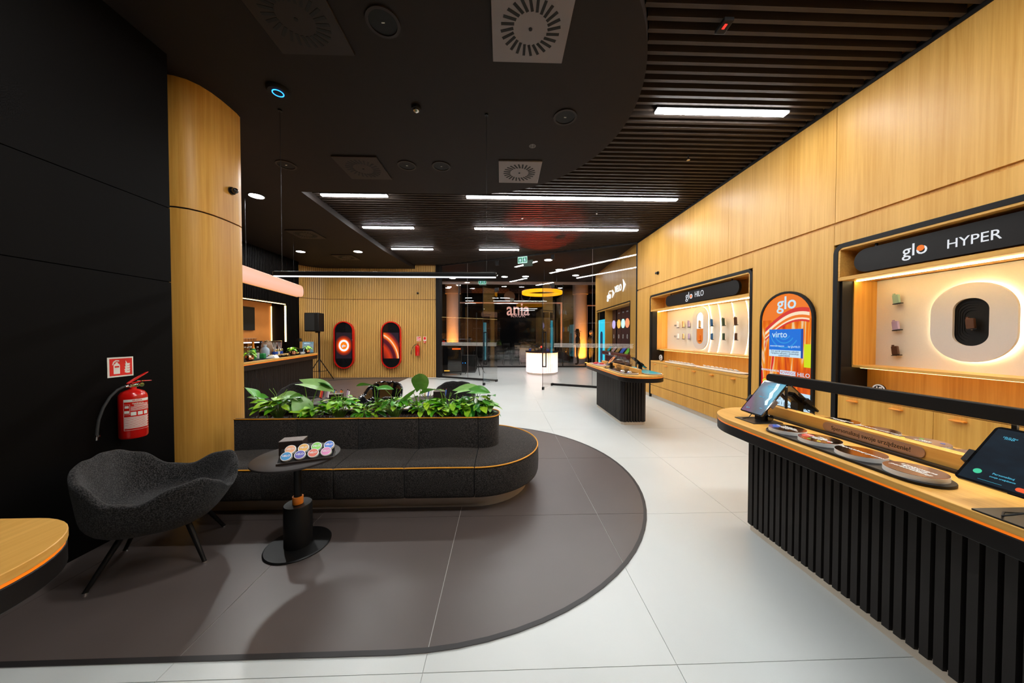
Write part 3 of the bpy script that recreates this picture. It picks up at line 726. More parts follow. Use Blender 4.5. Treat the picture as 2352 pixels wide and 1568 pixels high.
big = slat_counter('display_counter', 'long oak topped display counter with discs, orange line and black slatted base', 'counter', XC, -1.4, 2.61, .42, .40, 1.905, 2.235, -1.1, 2.40, .05)
isl = slat_counter('display_counter', 'small oak topped island counter with jars and black slatted base', 'counter', 2.215, 4.66, 7.15, .36, .34, 2.0, 2.43, 5.18, 6.62, .05)
lft = slat_counter('side_counter', 'oak topped counter with an orange line beside the black wall', 'counter', -1.665, -1.6, 1.09, .385, .27, -1.9, -1.65, -1.4, .55, .05)
# ---- centre rail, bar and floating sign strip of the long counter
def ridge(parent, x0, x1, y0, y1, h): return obj('centre_rail', G().box(x0, y0, ZC, x1, y1, ZC+h), 'oak_y', parent, bevel=.002, seg=1)
ridge(big, 2.035, 2.085, -1.2, 2.36, .082)
for s in (-1, 1):
    obj('black_channel', G().box(XC+s*.028, -1.2, ZC, XC+s*.062, 2.36, ZC+.012), 'apron_black', big)
pmat('bronze_plate', (.36,.23,.18), .3, metal=.6)
pl = thing('name_plate', 'bronze pill plate with engraved lettering on the counter rail', 'plate', (2.035, 1.675, ZC+.01))
obj('plate', G().prism(rrect(1.675, ZC+.043, .24, .027, .026, 8), 2.030, 2.035, 'x'), 'bronze_plate', pl)
text('lettering', 'Spersonalizuj swoje urządzenie!', .034, (2.0296, 1.675, ZC+.043), FR, 'apron_black', pl, .0004, sx=.86)
br = thing('light_bar', 'black pill shaped bar on thin posts above the long counter', 'rail', (XC, .6, ZC+.082))
obj('bar', G().prism(rrect(.60, 1.178, 1.76, .033, .032, 8), XC-.02, XC+.02, 'x'), 'black_matte', br, bevel=.004)
for y in (2.205, 1.19, .1, -.9): obj('post', G().box(XC-.005, y-.007, ZC+.082, XC+.005, y+.007, 1.147), 'black_metal', br)
obj('light_slot', G().box(XC-.006, -1.0, 1.1435, XC+.006, 2.2, 1.1455), 'led_warm_soft', br)
# ---- mirrored discs
def patch_disc(x, y, words, label, group, art=()):
    t = thing('display_disc', label, 'disc', (x, y, ZC+.014), group=group)
    n = 40
    E_ = lambda r, s=1: circ(x, y, r, n, r)
    obj('base', G().prism(E_(.0915), ZC+.014, ZC+.034), 'white_plastic', t)
    obj('mirror', G().prism(E_(.0905), ZC+.034, ZC+.036), 'bronze_mirror', t)
    text('lettering', words, .025, (x, y, ZC+.0367), ((0,-1,0),(1,0,0)), 'white_plastic', t, .0004, bold=.0006)
    for (dx, dy, r, m) in art:
        obj('sticker', G().prism(circ(x+dx*.72, y+dy*.72, r*.75, 16), ZC+.036, ZC+.0367), m, t)
pmat('dot_green', (.1,.6,.02), .4); pmat('dot_yellow', (.85,.7,.02), .4); pmat('dot_blue', (.02,.10,.55), .4); pmat('dot_red', (.6,.02,.03), .4)
tb = thing('disc_tray', 'slim black tray under the discs on the customer side of counter', 'tray', (1.775, 1.585, ZC))
obj('tray', G().prism(rrect(1.775, 1.585, .095, .41, .093, 10), ZC, ZC+.014), 'apron_black', tb, bevel=.003)
tb = thing('disc_tray', 'slim black tray under the discs on the wall side of counter', 'tray', (2.30, 1.73, ZC))
obj('tray', G().prism(rrect(2.30, 1.73, .095, .42, .093, 10), ZC, ZC+.014), 'apron_black', tb, bevel=.003)
DG = 'mirrored discs on the counter trays'
patch_disc(1.775, 1.89, 'Naklejka\nna urządzenie\nHILO', 'bronze mirror disc with a blue patch on the customer side tray', DG, [(-.03,.07,.028,'dot_blue'), (-.06,.045,.022,'dot_blue')])
patch_disc(1.775, 1.69, 'Moja\npersonalizacja\nHILO', 'bronze mirror disc with red, green and yellow stickers on the customer side tray', DG, [(.0,.085,.030,'dot_red'), (-.04,.07,.024,'dot_red'), (-.085,.0,.010,'dot_green'), (-.07,-.06,.011,'dot_yellow'), (-.02,-.09,.011,'dot_red')])
patch_disc(1.775, 1.49, 'Zaprojektuj grawer', 'bronze mirror disc with a single line of lettering on the customer side tray', DG)
patch_disc(1.775, 1.285, 'Limitowana\nkolekcja\npersonalizacji', 'bronze mirror disc with three lines beside the large tablet', DG)
patch_disc(2.30, 2.05, 'Personalizacja\nHYPER', 'bronze mirror disc with two lines on the wall side tray', DG)
patch_disc(2.30, 1.84, 'Zaprojektuj swój wzór', 'bronze mirror disc with one line on the wall side tray', DG)
patch_disc(2.30, 1.63, 'Moje\nkolory', 'bronze mirror disc with pale dots on the wall side tray', DG, [(.05,.05,.012,'dot_green'), (.06,-.06,.012,'dot_blue'), (-.05,.09,.012,'dot_yellow')])
patch_disc(2.30, 1.42, 'Grawer', 'bronze mirror disc with a short word on the wall side tray', DG)
# ---- tablets on stands
def scr_car(N, L):
    tc = N.new('ShaderNodeTexCoord'); mp = N.new('ShaderNodeMapping'); mp.inputs['Rotation'].default_value = (0,0,.9); mp.inputs['Scale'].default_value = (5,5,5)
    L.new(tc.outputs['Object'], mp.inputs[0])
    nz = nd(N, 'ShaderNodeTexNoise'); nz.inputs['Scale'].default_value = .8; nz.inputs['Detail'].default_value = 0; nz.inputs['Distortion'].default_value = .3
    L.new(mp.outputs[0], nz.inputs[0])
    sp = N.new('ShaderNodeSeparateXYZ'); L.new(mp.outputs[0], sp.inputs[0])
    ma = nd(N, 'ShaderNodeMath', operation='MULTIPLY_ADD'); ma.inputs[1].default_value = .42; ma.inputs[2].default_value = -.06; L.new(sp.outputs[0], ma.inputs[0])
    m2 = nd(N, 'ShaderNodeMath', operation='ADD'); L.new(ma.outputs[0], m2.inputs[0]); L.new(nz.outputs[0], m2.inputs[1])
    return ramp(N, L, m2.outputs[0], [(.30, (.09,.0,.06)), (.42, (.02,.02,.04)), (.55, (.0,.06,.14)), (.68, (.0,.30,.50)), (.80, (.10,.45,.60))])
screenmat('tablet_blue', scr_car, .9); screenmat('tablet_dark', lambda N, L: ramp(N, L, nd(N, 'ShaderNodeTexNoise').outputs[0], [(.3, (.001,.004,.008)), (.8, (.004,.014,.024))]), 1.0)
emat('ui_blue', (.10,.65,.95), .8); emat('ui_green', (.05,.75,.40), .8); emat('ui_orange', (1,.10,.01), .9)
def tablet(name, label, loc, rz, tilt, wd, ht, scr, lift=.06):
    """screen plane faces local -x, leaning back by tilt; width along y"""
    t = thing('tablet', label, 'tablet', loc, rz, local=True)
    obj('foot_plate', G().box(-.10, -.09, 0, .11, .09, .006), 'black_metal', t, bevel=.002)
    Mx = Matrix.Translation((-.055, 0, lift)) @ Matrix.Rotation(tilt, 4, 'Y')
    sl = obj('slab', G().prism(rrect(0, ht/2, wd/2, ht/2, .014, 5), 0, .009, 'x').xf(Mx), 'black_gloss', t)
    s = obj('display', G().box(-.001, -wd/2+.008, .009, 0, wd/2-.008, ht-.009).xf(Mx), scr, t)
    obj('arm', G().box(.012, -.025, .05, .03, .025, ht*.62).xf(Mx), 'black_metal', t)
    P = Mx @ Vector((.02, 0, .10))
    obj('hinge', G().cyl((P.x+.03, -.05, .03), (P.x+.03, .05, .03), .022, n=14), 'black_gloss', t)
    obj('bracket', G().box(.005, -.03, .004, .05, .03, .10), 'black_metal', t)
    for sg in (-1, 1):
        obj('clamp', G().box(-.006, sg*wd/2-.004, ht*.30, .022, sg*(wd/2+.012), ht*.50).xf(Mx), 'vent_grey' if sg < 0 else 'frame_black', t)
    obj('cable', G().tube([Mx @ Vector((.004, -.01, 0)), (-.075, -.015, lift*.55), (-.085, .03, .012), (-.03, .06, .006), (.05, .05, .006)], .003, 6), 'rubber', t)
    return t, Mx, s
def on_screen(t, Mx, s, size, u, v, m, bold=0, al='CENTER'):
    o = text('lettering', s, size, (0,0,0), ((1,0,0),(0,1,0)), m, t, .0002, al, bold=bold)
    R = Mx @ AX((-.0016, u, v), (0,-1,0), (0,0,1)); o.data.transform(R)
t, Mx, s = tablet('tablet', 'tablet with a blue and purple screen on the counter end', (1.835, 2.19, ZC), 0, math.radians(40), .195, .29, 'tablet_blue', .055)
on_screen(t, Mx, 'Start with me', .014, -.01, .245, 'ui_blue'); on_screen(t, Mx, 'Ask me', .016, .01, .15, 'ui_blue'); on_screen(t, Mx, 'sign in', .012, .05, .04, 'ui_blue'); on_screen(t, Mx, 'next', .012, -.05, .06, 'ui_blue')
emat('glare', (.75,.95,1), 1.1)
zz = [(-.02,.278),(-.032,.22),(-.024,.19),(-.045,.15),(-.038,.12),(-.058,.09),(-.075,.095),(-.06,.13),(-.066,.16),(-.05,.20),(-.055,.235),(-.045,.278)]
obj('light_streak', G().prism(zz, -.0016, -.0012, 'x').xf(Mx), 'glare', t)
t, Mx, s = tablet('tablet', 'tablet seen from behind on the wall side of the counter end', (2.29, 2.33, ZC), pi, math.radians(48), .195, .29, 'tablet_blue', .05)
t, Mx, s = tablet('tablet', 'large tablet with a black screen showing outlined hearts', (1.745, .950, ZC), 0, math.radians(42), .33, .25, 'tablet_dark', .085)
def heart(t, Mx, u, v, r):
    pts = []
    for k in range(25):
        a = 2*pi*k/24; pts.append(Mx @ Vector((-.0015, u+r*(16*math.sin(a)**3)/16, v+r*(13*math.cos(a)-5*math.cos(2*a)-2*math.cos(3*a)-math.cos(4*a))/16)))
    obj('heart', G().tube(pts[:-1], .0011, 5, closed=True), 'ad_white', t)
for k in range(5): heart(t, Mx, .035-.026*k, .135, .0105)
obj('tick_badge', G().prism(circ(.125, .048, .010, 18), -.0016, -.001, 'x').xf(Mx), 'ui_green', t)
on_screen(t, Mx, 'Personalizuj', .010, .068, .053, 'ui_blue'); on_screen(t, Mx, 'swoje urządzenie', .008, .065, .040, 'ui_blue'); on_screen(t, Mx, '_________', .012, .085, .024, 'ui_blue')
on_screen(t, Mx, 'Twoja personalizacja HILO', .009, .045, .225, 'ui_blue'); on_screen(t, Mx, 'HILO Plus\nHYPER', .008, .115, .205, 'ui_blue')
obj('action_button', G().prism(rrect(-.055, .022, .085, .0075, .007, 5), -.0016, -.001, 'x').xf(Mx), 'ui_orange', t)
# ---- goods on the small island
Xi = 2.215
ridge(isl, Xi-.02, Xi+.02, 4.95, 6.85, .07)
def board(pts, label, m='white_board'):
    t = thing('display_board', label, 'board', (sum(p[0] for p in pts)/len(pts), sum(p[1] for p in pts)/len(pts), ZC))
    obj('base', G().prism(pts, ZC, ZC+.008), 'dark_edge', t); 
    sx = sum(p[0] for p in pts)/len(pts); sy = sum(p[1] for p in pts)/len(pts)
    obj('white_layer', G().prism(pts, ZC+.008, ZC+.018), 'white_plastic', t)
    obj('top_layer', G().prism([(sx+(x-sx)*.97, sy+(y-sy)*.97) for x, y in pts], ZC+.018, ZC+.020), m, t)
pmat('teal_print', (.02,.38,.48), .25, var=.3, scale=9); pmat('marble_dark', (.05,.03,.025), .15, var=.8, scale=30); pmat('pink_print', (.45,.25,.28), .3, var=.5, scale=18)
board(rrect(2.04, 5.25, .125, .42, .10), 'dark patterned board with jars on the customer side of island', 'marble_dark')
board(rrect(2.39, 5.15, .13, .38, .12), 'teal printed board on the wall side end of island', 'teal_print')
board(rrect(2.04, 6.52, .125, .36, .10), 'pale printed board with red cases at the far island end', 'pink_print')
board(rrect(2.39, 6.1, .13, .42, .10), 'teal printed board beside the grey bell jars', 'teal_print')
pmat('jar_amber', (.35,.18,.06), .4, var=.4, scale=40); pmat('jar_dark', (.04,.02,.02), .4)
def bell(x, y, z, m, label, group, s=1.0):
    t = thing('bell_jar', label, 'jar', (x, y, z), group=group)
    obj('dome', G().lathe([(.045*s,0),(.046*s,.06*s),(.042*s,.075*s),(.028*s,.088*s),(.010*s,.094*s)], (x,y,z), 18), 'acrylic', t)
    obj('knob', G().sphere((x,y,z+.104*s), .012*s, 10), 'acrylic', t)
    obj('contents', G().cyl((x,y,z+.002), (x,y,z+.045*s), .036*s, n=14), m, t)
bell(2.03, 5.40, ZC+.02, 'jar_amber', 'clear jar with amber filling on the dark patterned board', 'amber jars on the island')
bell(2.10, 5.22, ZC+.02, 'jar_amber', 'clear jar with amber filling on the dark patterned board', 'amber jars on the island')
for k in range(3): bell(2.33+.0*k, 6.0+.16*k, ZC+.02, 'jar_dark', ORD[k]+' tall grey bell jar from the black tablet on the teal board', 'grey bell jars on the island', 1.5)
bell(2.33, 5.70, ZC+.02, 'jar_dark', 'lone tall bell jar nearest the black tablet on island', None, 1.5)
for x, y, m in ((1.99, 5.12, 'dev_white'), (2.04, 4.96, 'dev_white')):
    t = thing('foil_sachet', 'small crumpled white sachet on the dark patterned board', 'sachet', (x, y, ZC+.02), .5, 'sachets on the island', local=True)
    obj('pouch', G().loft([[(-.035,-.02,.002),(.035,-.02,.002),(.035,.02,.002),(-.035,.02,.002)],[(-.03,-.018,.016),(.02,-.01,.024),(.03,.016,.014),(-.02,.018,.02)],[(-.02,-.01,.02),(.01,-.006,.03),(.02,.01,.02),(-.01,.01,.026)]]), m, t)
    obj('seal', G().box(-.045,-.02,.003,-.033,.02,.007), 'dot_red' if x < 2 else 'dot_blue', t)
t, Mx, s = tablet('tablet', 'tablet with a bright orange ring picture on the island', (2.03, 5.86, ZC), .0, math.radians(44), .17, .26, 'tablet_dark', .06)
obj('orange_picture', G().ring(circ(0, .13, .062, 24, .085), circ(.012, .14, .032, 24, .045), -.0018, -.0012, 'x').xf(Mx), 'ui_orange', t)
obj('yellow_picture', G().ring(circ(-.005, .12, .058, 24, .078), circ(.002, .125, .044, 24, .062), -.0024, -.0018, 'x').xf(Mx), emat('ad_amber', (1,.38,.0), 1.0), t)
t, Mx, s = tablet('tablet', 'black tablet seen from behind on the wall side of the island', (2.42, 5.36, ZC), pi, math.radians(50), .19, .28, 'tablet_blue', .06)
for k, (x, y) in enumerate(((1.97, 6.6), (2.05, 6.75), (2.08, 6.5))):
    t = thing('red_case', 'small dark red case lying on the pale printed board', 'case', (x, y, ZC+.02), group='red cases on the island')
    obj('shell', G().box(x-.03, y-.06, ZC+.02, x+.03, y+.06, ZC+.04), 'dot_red', t, bevel=.008, seg=3)
    obj('clasp', G().box(x-.033, y-.01, ZC+.026, x-.03, y+.01, ZC+.034), 'chrome', t)
# ================================================================ SOFA WITH PLANTER
SX, SY, SR = -.28, 3.26, .65
seams = [-.235, -.82, -1.402, -1.985, -2.585]
sofa = thing('sofa', 'long charcoal upholstered sofa with orange piping, steel plinth and planter back', 'sofa', (-1.4, SY, 0))
prof = [(.17,.395),(.30,.408),(.52,.408),(.60,.403),(.632,.392),(.646,.372),(.65,.345),(.652,.25),(.648,.165),(.640,.142),(.62,.135),(.17,.135)]
def straight(x0, x1, sg):
    g = .004; rings = []
    for x, s in ((x0+g, .95), (x0+g+.008, .98), (x0+g+.03, 1.0), ((x0+x1)/2, 1.014), (x1-g-.03, 1.0), (x1-g-.008, .98), (x1-g, .95)):
        R = []
        for r, z in prof:
            zz = z if z < .36 else .36+(z-.36)*(1 if s >= 1 else s-.02) if s < 1 else z+(s-1)*.9*(1 if z > .3 else 0)
            R.append((x, SY+sg*(r if r < .5 else .5+(r-.5)*s), zz))
        rings.append(R if sg < 0 else R[::-1])
    return G().loft(rings)
for a, b in zip(seams[1:], seams):
    obj('seat_module', straight(a, b, -1), 'fabric', sofa, ang=60)
    obj('seat_module', straight(a, b, 1), 'fabric', sofa, ang=60)
    for sg in (-1, 1):
        obj('seat_piping', G().tube([(a+.004, SY+sg*.638, .393), (a+.02, SY+sg*.640, .395), ((a+b)/2, SY+sg*.642, .397), (b-.02, SY+sg*.640, .395), (b-.004, SY+sg*.638, .393)], .0062, 8), 'piping', sofa)
n = 40; rings = []
for k in range(n+1):
    a = -pi/2 + pi*k/n
    rings.append([(-.2315+max(0, r-.0)*math.cos(a)*.93, SY+r*math.sin(a), z) for r, z in prof])
obj('seat_end', G().loft(rings), 'fabric', sofa, ang=60)
obj('seat_piping', G().tube([(-.2315+.642*math.cos(-pi/2+pi*k/n)*.93, SY+.642*math.sin(-pi/2+pi*k/n), .395) for k in range(n+1)], .0062, 8), 'piping', sofa)
obj('plinth', G().prism([(-2.585, SY-.53)] + [(-.25+.53*math.cos(-pi/2+pi*k/24)*.95, SY+.53*math.sin(-pi/2+pi*k/24)) for k in range(25)] + [(-2.585, SY+.53)], 0, .1355), 'plinth_steel', sofa)
# planter back
PW, PX = .185, -.035
back_end = [(-.235, -PW)] + [(PX-.15+.15*math.sin(pi/2*k/10), -PW+.15-.15*math.cos(pi/2*k/10)) for k in range(11)] + [(PX-.15+.15*math.cos(pi/2*k/10), PW-.15+.15*math.sin(pi/2*k/10)) for k in range(11)] + [(-.235, PW)]
def inset(pts, o): return [(x if i in (0, len(pts)-1) else x-o*(1 if x > -.2 else .3), y*(1-o/PW)) for i, (x, y) in enumerate(pts)]
rg = []
outer = [(x, SY+y) for x, y in back_end]; inn_ = [(x, SY+y) for x, y in inset(back_end, .05)]
def wallstrip(g, o, i, z0, z1, rz=.012):
    R = []
    for (ox, oy), (ix, iy) in zip(o, i):
        dx, dy = ix-ox, iy-oy; l = math.hypot(dx, dy) or 1; ux, uy = dx/l*rz, dy/l*rz
        R.append([(ox, oy, z0), (ox, oy, z1-rz), (ox+ux*.4, oy+uy*.4, z1-rz*.3), (ox+ux, oy+uy, z1), (ix-ux, iy-uy, z1), (ix, iy, z1-rz), (ix, iy, z0)][::-1])
    g.loft(R); return g
obj('back_end', wallstrip(G(), outer, inn_, .395, .70), 'fabric', sofa, ang=60)
obj('back_piping', G().tube([(x+.003 if x > -.1 else x, y, .698) for x, y in [(SXx, SYy) for SXx, SYy in outer]], .006, 8), 'piping', sofa)
for a, b in zip(seams[1:], seams):
    b2 = b
    for sg in (-1, 1):
        o_ = [(a+.003, SY+sg*(PW-.008)), (a+.015, SY+sg*PW), ((a+b2)/2, SY+sg*(PW+.004)), (b2-.015, SY+sg*PW), (b2-.003, SY+sg*(PW-.008))]
        i_ = [(x, SY+sg*(PW-.05)) for x, y in o_]
        if sg > 0: o_ = o_[::-1]; i_ = i_[::-1]
        obj('back_module', wallstrip(G(), o_, i_, .395, .70), 'fabric', sofa, ang=60)
        obj('back_piping', G().tube([(x, y, .698) for x, y in o_], .006, 8), 'piping', sofa)
obj('planter_liner', G().box(-2.585, SY-PW+.048, .52, -.09, SY+PW-.048, .655), 'black_matte', sofa)
soil = G()
rs = random.Random(3)
for k in range(900):
    x = rs.uniform(-2.57, -.11); y = SY+rs.uniform(-.128, .128); r = rs.uniform(.006, .013)
    soil.add([(x+r,y,.656),(x,y+r,.655),(x-r,y,.656),(x,y-r,.655),(x+r*.2,y,.655+r*1.3)], [(0,1,4),(1,2,4),(2,3,4),(3,0,4)])
single('planting_soil', soil, 'soil', 'brown clay granules filling the planter in the sofa back', 'soil')['kind'] = 'stuff'
# ---- plants
def leafmesh(name, L_, W_, m, fold=.25, droop=.35, heart=.18, wav=.0):
    n = 9; rows = []
    for i in range(n+1):
        t = i/n
        wdt = W_*math.sin(pi*min(1, t*.93+.07))**.75*(1-.35*t) if t < 1 else 0.0
        x = L_*(t-heart*.0); z = -droop*L_*t*t
        if i == 0: wdt = W_*.42
        back = -heart*L_*(1-t)**3
        rows.append([(x+back*1.0, -wdt, z+fold*wdt+wav*math.sin(6*t)), (x+back*.5, -wdt*.5, z+fold*wdt*.35), (x, 0, z), (x+back*.5, wdt*.5, z+fold*wdt*.35), (x+back*1.0, wdt, z+fold*wdt-wav*math.sin(6*t))])
    g = G(); vs = [p for r in rows for p in r]; fs = []
    for i in range(n):
        for j in range(4): fs.append((i*5+j, i*5+j+1, (i+1)*5+j+1, (i+1)*5+j))
    g.add(vs, fs)
    me = bpy.data.meshes.new(name); me.from_pydata(g.v, [], g.f); me.materials.append(M[m]); me.shade_smooth()
    return me
LB = [leafmesh('leaf', .20, .075, 'leaf_big', .25, .25, .22, .006), leafmesh('leaf', .18, .085, 'leaf_big', .12, .45, .25, .008), leafmesh('leaf', .16, .06, 'leaf_dark', .35, .3, .2, .004)]
LSm = [leafmesh('leaf', .075, .030, 'leaf_small', .2, .4, .2), leafmesh('leaf', .09, .036, 'leaf_small', .15, .35, .22), leafmesh('leaf', .08, .032, 'leaf_dark', .25, .35, .2)]
def addleaf(t, me, p, yaw, pitch, roll, s=1.0):
    o = bpy.data.objects.new('leaf', me); C.objects.link(o); o.parent = t
    o.location = p; o.rotation_euler = (roll, pitch, yaw); o.scale = (s, s, s)
def big_plant(x, y, leaves, label):
    t = thing('philodendron', ORD[PN.__next__()]+' '+label, 'plant', (x, y, .655), group='tall leafed plants in the sofa planter', local=True)
    g = G()
    for (dx, dy, h, yaw, pitch, roll, s, k) in leaves:
        p = [(0,0,0), (dx*.25, dy*.25, h*.45), (dx*.7, dy*.7, h*.85), (dx, dy, h)]
        g.tube(p, [.006,.005,.004,.003], 6); addleaf(t, LB[k], (dx, dy, h), yaw, pitch, roll, s)
    obj('stem', g, 'stem', t)
def bush(x, y, n, hgt, rad, seed, label):
    t = thing('pothos', label, 'plant', (x, y, .655), group='bushy pothos plants in the sofa planter', local=True)
    r = random.Random(seed); g = G()
    for k in range(n):
        a = r.uniform(0, 2*pi); q = r.random(); rr = rad*(.25+.75*math.sqrt(r.random())); h = hgt*(.15+.85*(1-(rr/rad)**2*.55)*r.uniform(.55, 1.0))
        px, py = rr*math.cos(a), min(.12, max(-.09, rr*math.sin(a)*.7))
        g.tube([(px*.15, py*.15, 0), (px*.55, py*.55, h*.75), (px, py, h)], [.0022,.0018,.0014], 4)
        addleaf(t, LSm[r.choice((0,0,1,1,2))], (px, py, h), a+r.uniform(-.6,.6), r.uniform(-.55,.35), r.uniform(-.4,.4), r.uniform(.85,1.35))
    for k in range(4):
        a = r.uniform(0, 2*pi); h = hgt*r.uniform(1.0, 1.2); d = rad*.5
        g.tube([(0,0,0), (d*.4*math.cos(a), d*.25*math.sin(a), h*.8), (d*math.cos(a), d*.4*math.sin(a), h)], [.002,.0018,.003], 5)
    obj('stem', g, 'stem', t)
PL = 'tall broad leafed philodendron from the oak column in the sofa planter'
PN = iter(range(16))
D = math.radians
big_plant(-2.40, SY, [(-.09,-.03,.24,D(155),D(-40),.3,1.15,2), (-.05,.03,.20,D(190),D(-20),-.4,1.0,2)], PL)
big_plant(-2.12, SY-.02, [(-.02,-.02,.22,D(-20),D(-20),.5,.9,2), (.03,.03,.20,D(20),D(30),-.3,.9,1)], PL)
big_plant(-1.98, SY, [(-.05,0,.36,D(8),D(6),.45,1.45,0), (-.16,.0,.23,D(-165),D(-10),-.4,1.1,1), (-.06,-.05,.19,D(-30),D(45),.5,1.25,1), (.10,.04,.35,D(10),D(10),-.2,.8,2)], PL)
big_plant(-1.30, SY, [(-.02,0,.325,D(172),D(-14),.4,.9,0), (.03,-.02,.30,D(8),D(-12),.4,.9,2), (-.06,.0,.16,D(170),D(20),0,.7,2)], PL)
big_plant(-.86, SY, [(.02,-.02,.30,D(-80),D(-55),0,1.35,0), (-.05,-.03,.26,D(-160),D(35),.5,1.2,0), (-.02,-.05,.22,D(-85),D(-30),0,.55,2)], PL)
big_plant(-.60, SY+.02, [(-.05,0,.28,D(168),D(-12),.3,1.15,1)], PL)
big_plant(-.50, SY, [(.04,0,.27,D(12),D(-18),.4,1.2,0)], PL)
big_plant(-.27, SY-.03, [(-.05,-.03,.28,D(-25),D(-12),.6,1.25,2), (.05,-.05,.14,D(-70),D(50),0,1.1,2), (-.04,-.06,.13,D(-100),D(50),.2,1.1,2)], PL)
big_plant(-.13, SY, [(.0,-.02,.22,D(-60),D(-25),0,.75,2), (.0,-.04,.17,D(-85),D(20),0,.72,0), (.05,.0,.05,D(0),D(20),0,.5,2)], PL)
PB = ' bushy pothos from the oak column in the sofa planter'
for k, (x, n_, h, r) in enumerate(((-2.27, 62, .26, .18), (-1.93, 26, .15, .12), (-1.66, 60, .25, .18), (-1.38, 24, .14, .12), (-1.10, 62, .27, .19), (-.76, 50, .22, .16), (-.56, 52, .23, .16), (-.40, 40, .20, .13), (-.26, 54, .26, .16))):
    bush(x, SY-.02, n_, h, r, 40+k, ORD[k]+PB)
# ================================================================ ARMCHAIRS
def shell_chair(loc, rz, label, m='fabric_chair', group=None, feet=None):
    t = thing('armchair', label, 'armchair', loc, rz, group, local=True)
    n = 72
    key = [(0,.425),(14,.445),(30,.53),(46,.588),(64,.57),(88,.505),(108,.53),(130,.655),(150,.715),(168,.73),(180,.72)]
    def hgt(a):
        a = abs((a+180) % 360-180)
        for (a0, h0), (a1, h1) in zip(key, key[1:]):
            if a0 <= a <= a1:
                s = (a-a0)/(a1-a0); s = s*s*(3-2*s); return h0+(h1-h0)*s
    def plan(a, k=1.0):
        c, s = math.cos(math.radians(a)), math.sin(math.radians(a))
        r = 1/((abs(c)/.355)**3.0+(abs(s)/.36)**3.0)**(1/3.0)
        return r*k
    def P(a, r, z): return (r*math.cos(math.radians(a)), r*math.sin(math.radians(a)), z)
    rings = []
    # outside from underneath to rim, then inside down to the seat
    for rk, zk in ((.02,.235),(.35,.238),(.62,.26),(.80,.31),(.905,.38)):
        rings.append([P(360*i/n, plan(360*i/n)*rk, zk) for i in range(n)])
    for s in (.25, .5, .75, .93, 1.0):
        R = []
        for i in range(n):
            a = 360*i/n; h = hgt(a); z = .38+(h-.38)*s; fl = .905+(.10*s)*(1.0 if abs((a+180)%360-180) < 120 else .9)
            R.append(P(a, plan(a)*fl-(.0 if s < .95 else .008), z))
        rings.append(R)
    for s, off in ((1.008, .022), (1.0, .038), (.9, .05), (.6, .058), (.3, .062)):
        R = []
        for i in range(n):
            a = 360*i/n; h = hgt(a); z = .40+(h-.40)*min(s, 1)+(.004 if s > 1 else 0); fl = .905+.10*min(1, s)
            R.append(P(a, plan(a)*fl-off, z))
        rings.append(R)
    for rk, zk in ((.70,.395),(.45,.385),(.02,.382)):
        rings.append([P(360*i/n, plan(360*i/n)*rk, zk) for i in range(n)])
    o = obj('shell', G().loft(rings), m, t, ang=80)
    sd = o.modifiers.new('sub', 'SUBSURF'); sd.levels = 1; sd.render_levels = 1
    obj('seam', G().tube([P(180, plan(180)*.96-.05*s_, .70-.30*s_) for s_ in (.05,.3,.6,.95)], .002, 5), 'black_matte', t)
    for fx, fy in feet or ((-.255,-.235),(-.285,.19),(.255,-.205),(.225,.245)):
        lg = obj('leg', G().cyl((fx*.55, fy*.55, .27), (fx, fy, .008), .017, .011, 12), 'black_metal', t)
        obj('glide', G().cyl((fx, fy, 0), (fx*.995, fy*.995, .010), .013, n=10), 'chrome', lg)
    return t
ch = shell_chair((-2.28, 2.18, .006), D(25), 'charcoal wool armchair with a wavy shell on thin black legs by the black wall')
c2 = dup(ch, (-.80, 4.98, .006), D(-97), 'charcoal armchair behind the right end of the planter')
c3 = dup(ch, (-3.20, 4.95, .006), D(-80), 'charcoal armchair behind the planter next to the bar')
c4 = dup(ch, (-1.98, 5.02, .006), D(-100), 'glossy black shell armchair behind the middle of the planter')
recolor(c4, 'shell', 'black_gloss')
# ================================================================ SIDE TABLES WITH GOODS
def side_table(loc, label, group=None):
    t = thing('side_table', label, 'table', loc, 0, group, local=True)
    obj('top', G().lathe([(.001,.625),(.262,.625),(.270,.630),(.270,.640),(.266,.643),(.001,.643)], n=56), 'table_top', t)
    obj('pole', G().cyl((0,0,.30), (0,0,.625), .024, n=20), 'black_metal', t)
    gl = G().ring([(.034*math.cos(a), .034*math.sin(a)) for a in [D(-150+300*k/20) for k in range(21)]], [(.027*math.cos(a), .027*math.sin(a)) for a in [D(-150+300*k/20) for k in range(21)]], .30, .352)
    obj('grip', gl.xf(Matrix.Rotation(D(-110), 4, 'Z')), 'orange_plastic', t, label='bright orange lever collar')
    obj('pedestal', G().lathe([(.088,.012),(.088,.294),(.084,.30),(.025,.296)], n=40), 'black_metal', t)
    obj('base', G().lathe([(.001,0),(.205,0),(.207,.006),(.200,.012),(.001,.012)], n=56), 'black_metal', t)
    return t
st = side_table((-1.46, 2.265, .006), 'round black side table with an orange collar in front of the sofa')
s2 = dup(st, (-1.02, 4.22, .006), 0, 'round black side table behind the planter beside the charcoal armchair')
s3 = dup(st, (-2.30, 4.22, .006), 0, 'round black side table behind the planter beside the glossy armchair')
def box_thing(loc, rz, label):
    t = thing('wooden_box', label, 'box', loc, rz, local=True)
    obj('box', G().box(-.075, -.05, 0, .075, .05, .095), 'wenge', t, bevel=.001, seg=1)
    obj('lid', G().box(-.075, -.05, .0952, .075, .05, .099), 'wenge_top', t)
    return t
ZT_ = .649
box_thing((-1.525, 2.325, ZT_), D(14), 'dark wooden box on the side table in front of the sofa')
box_thing((-2.16, 4.14, ZT_), D(14), 'dark wooden box on the table beside the glossy armchair')
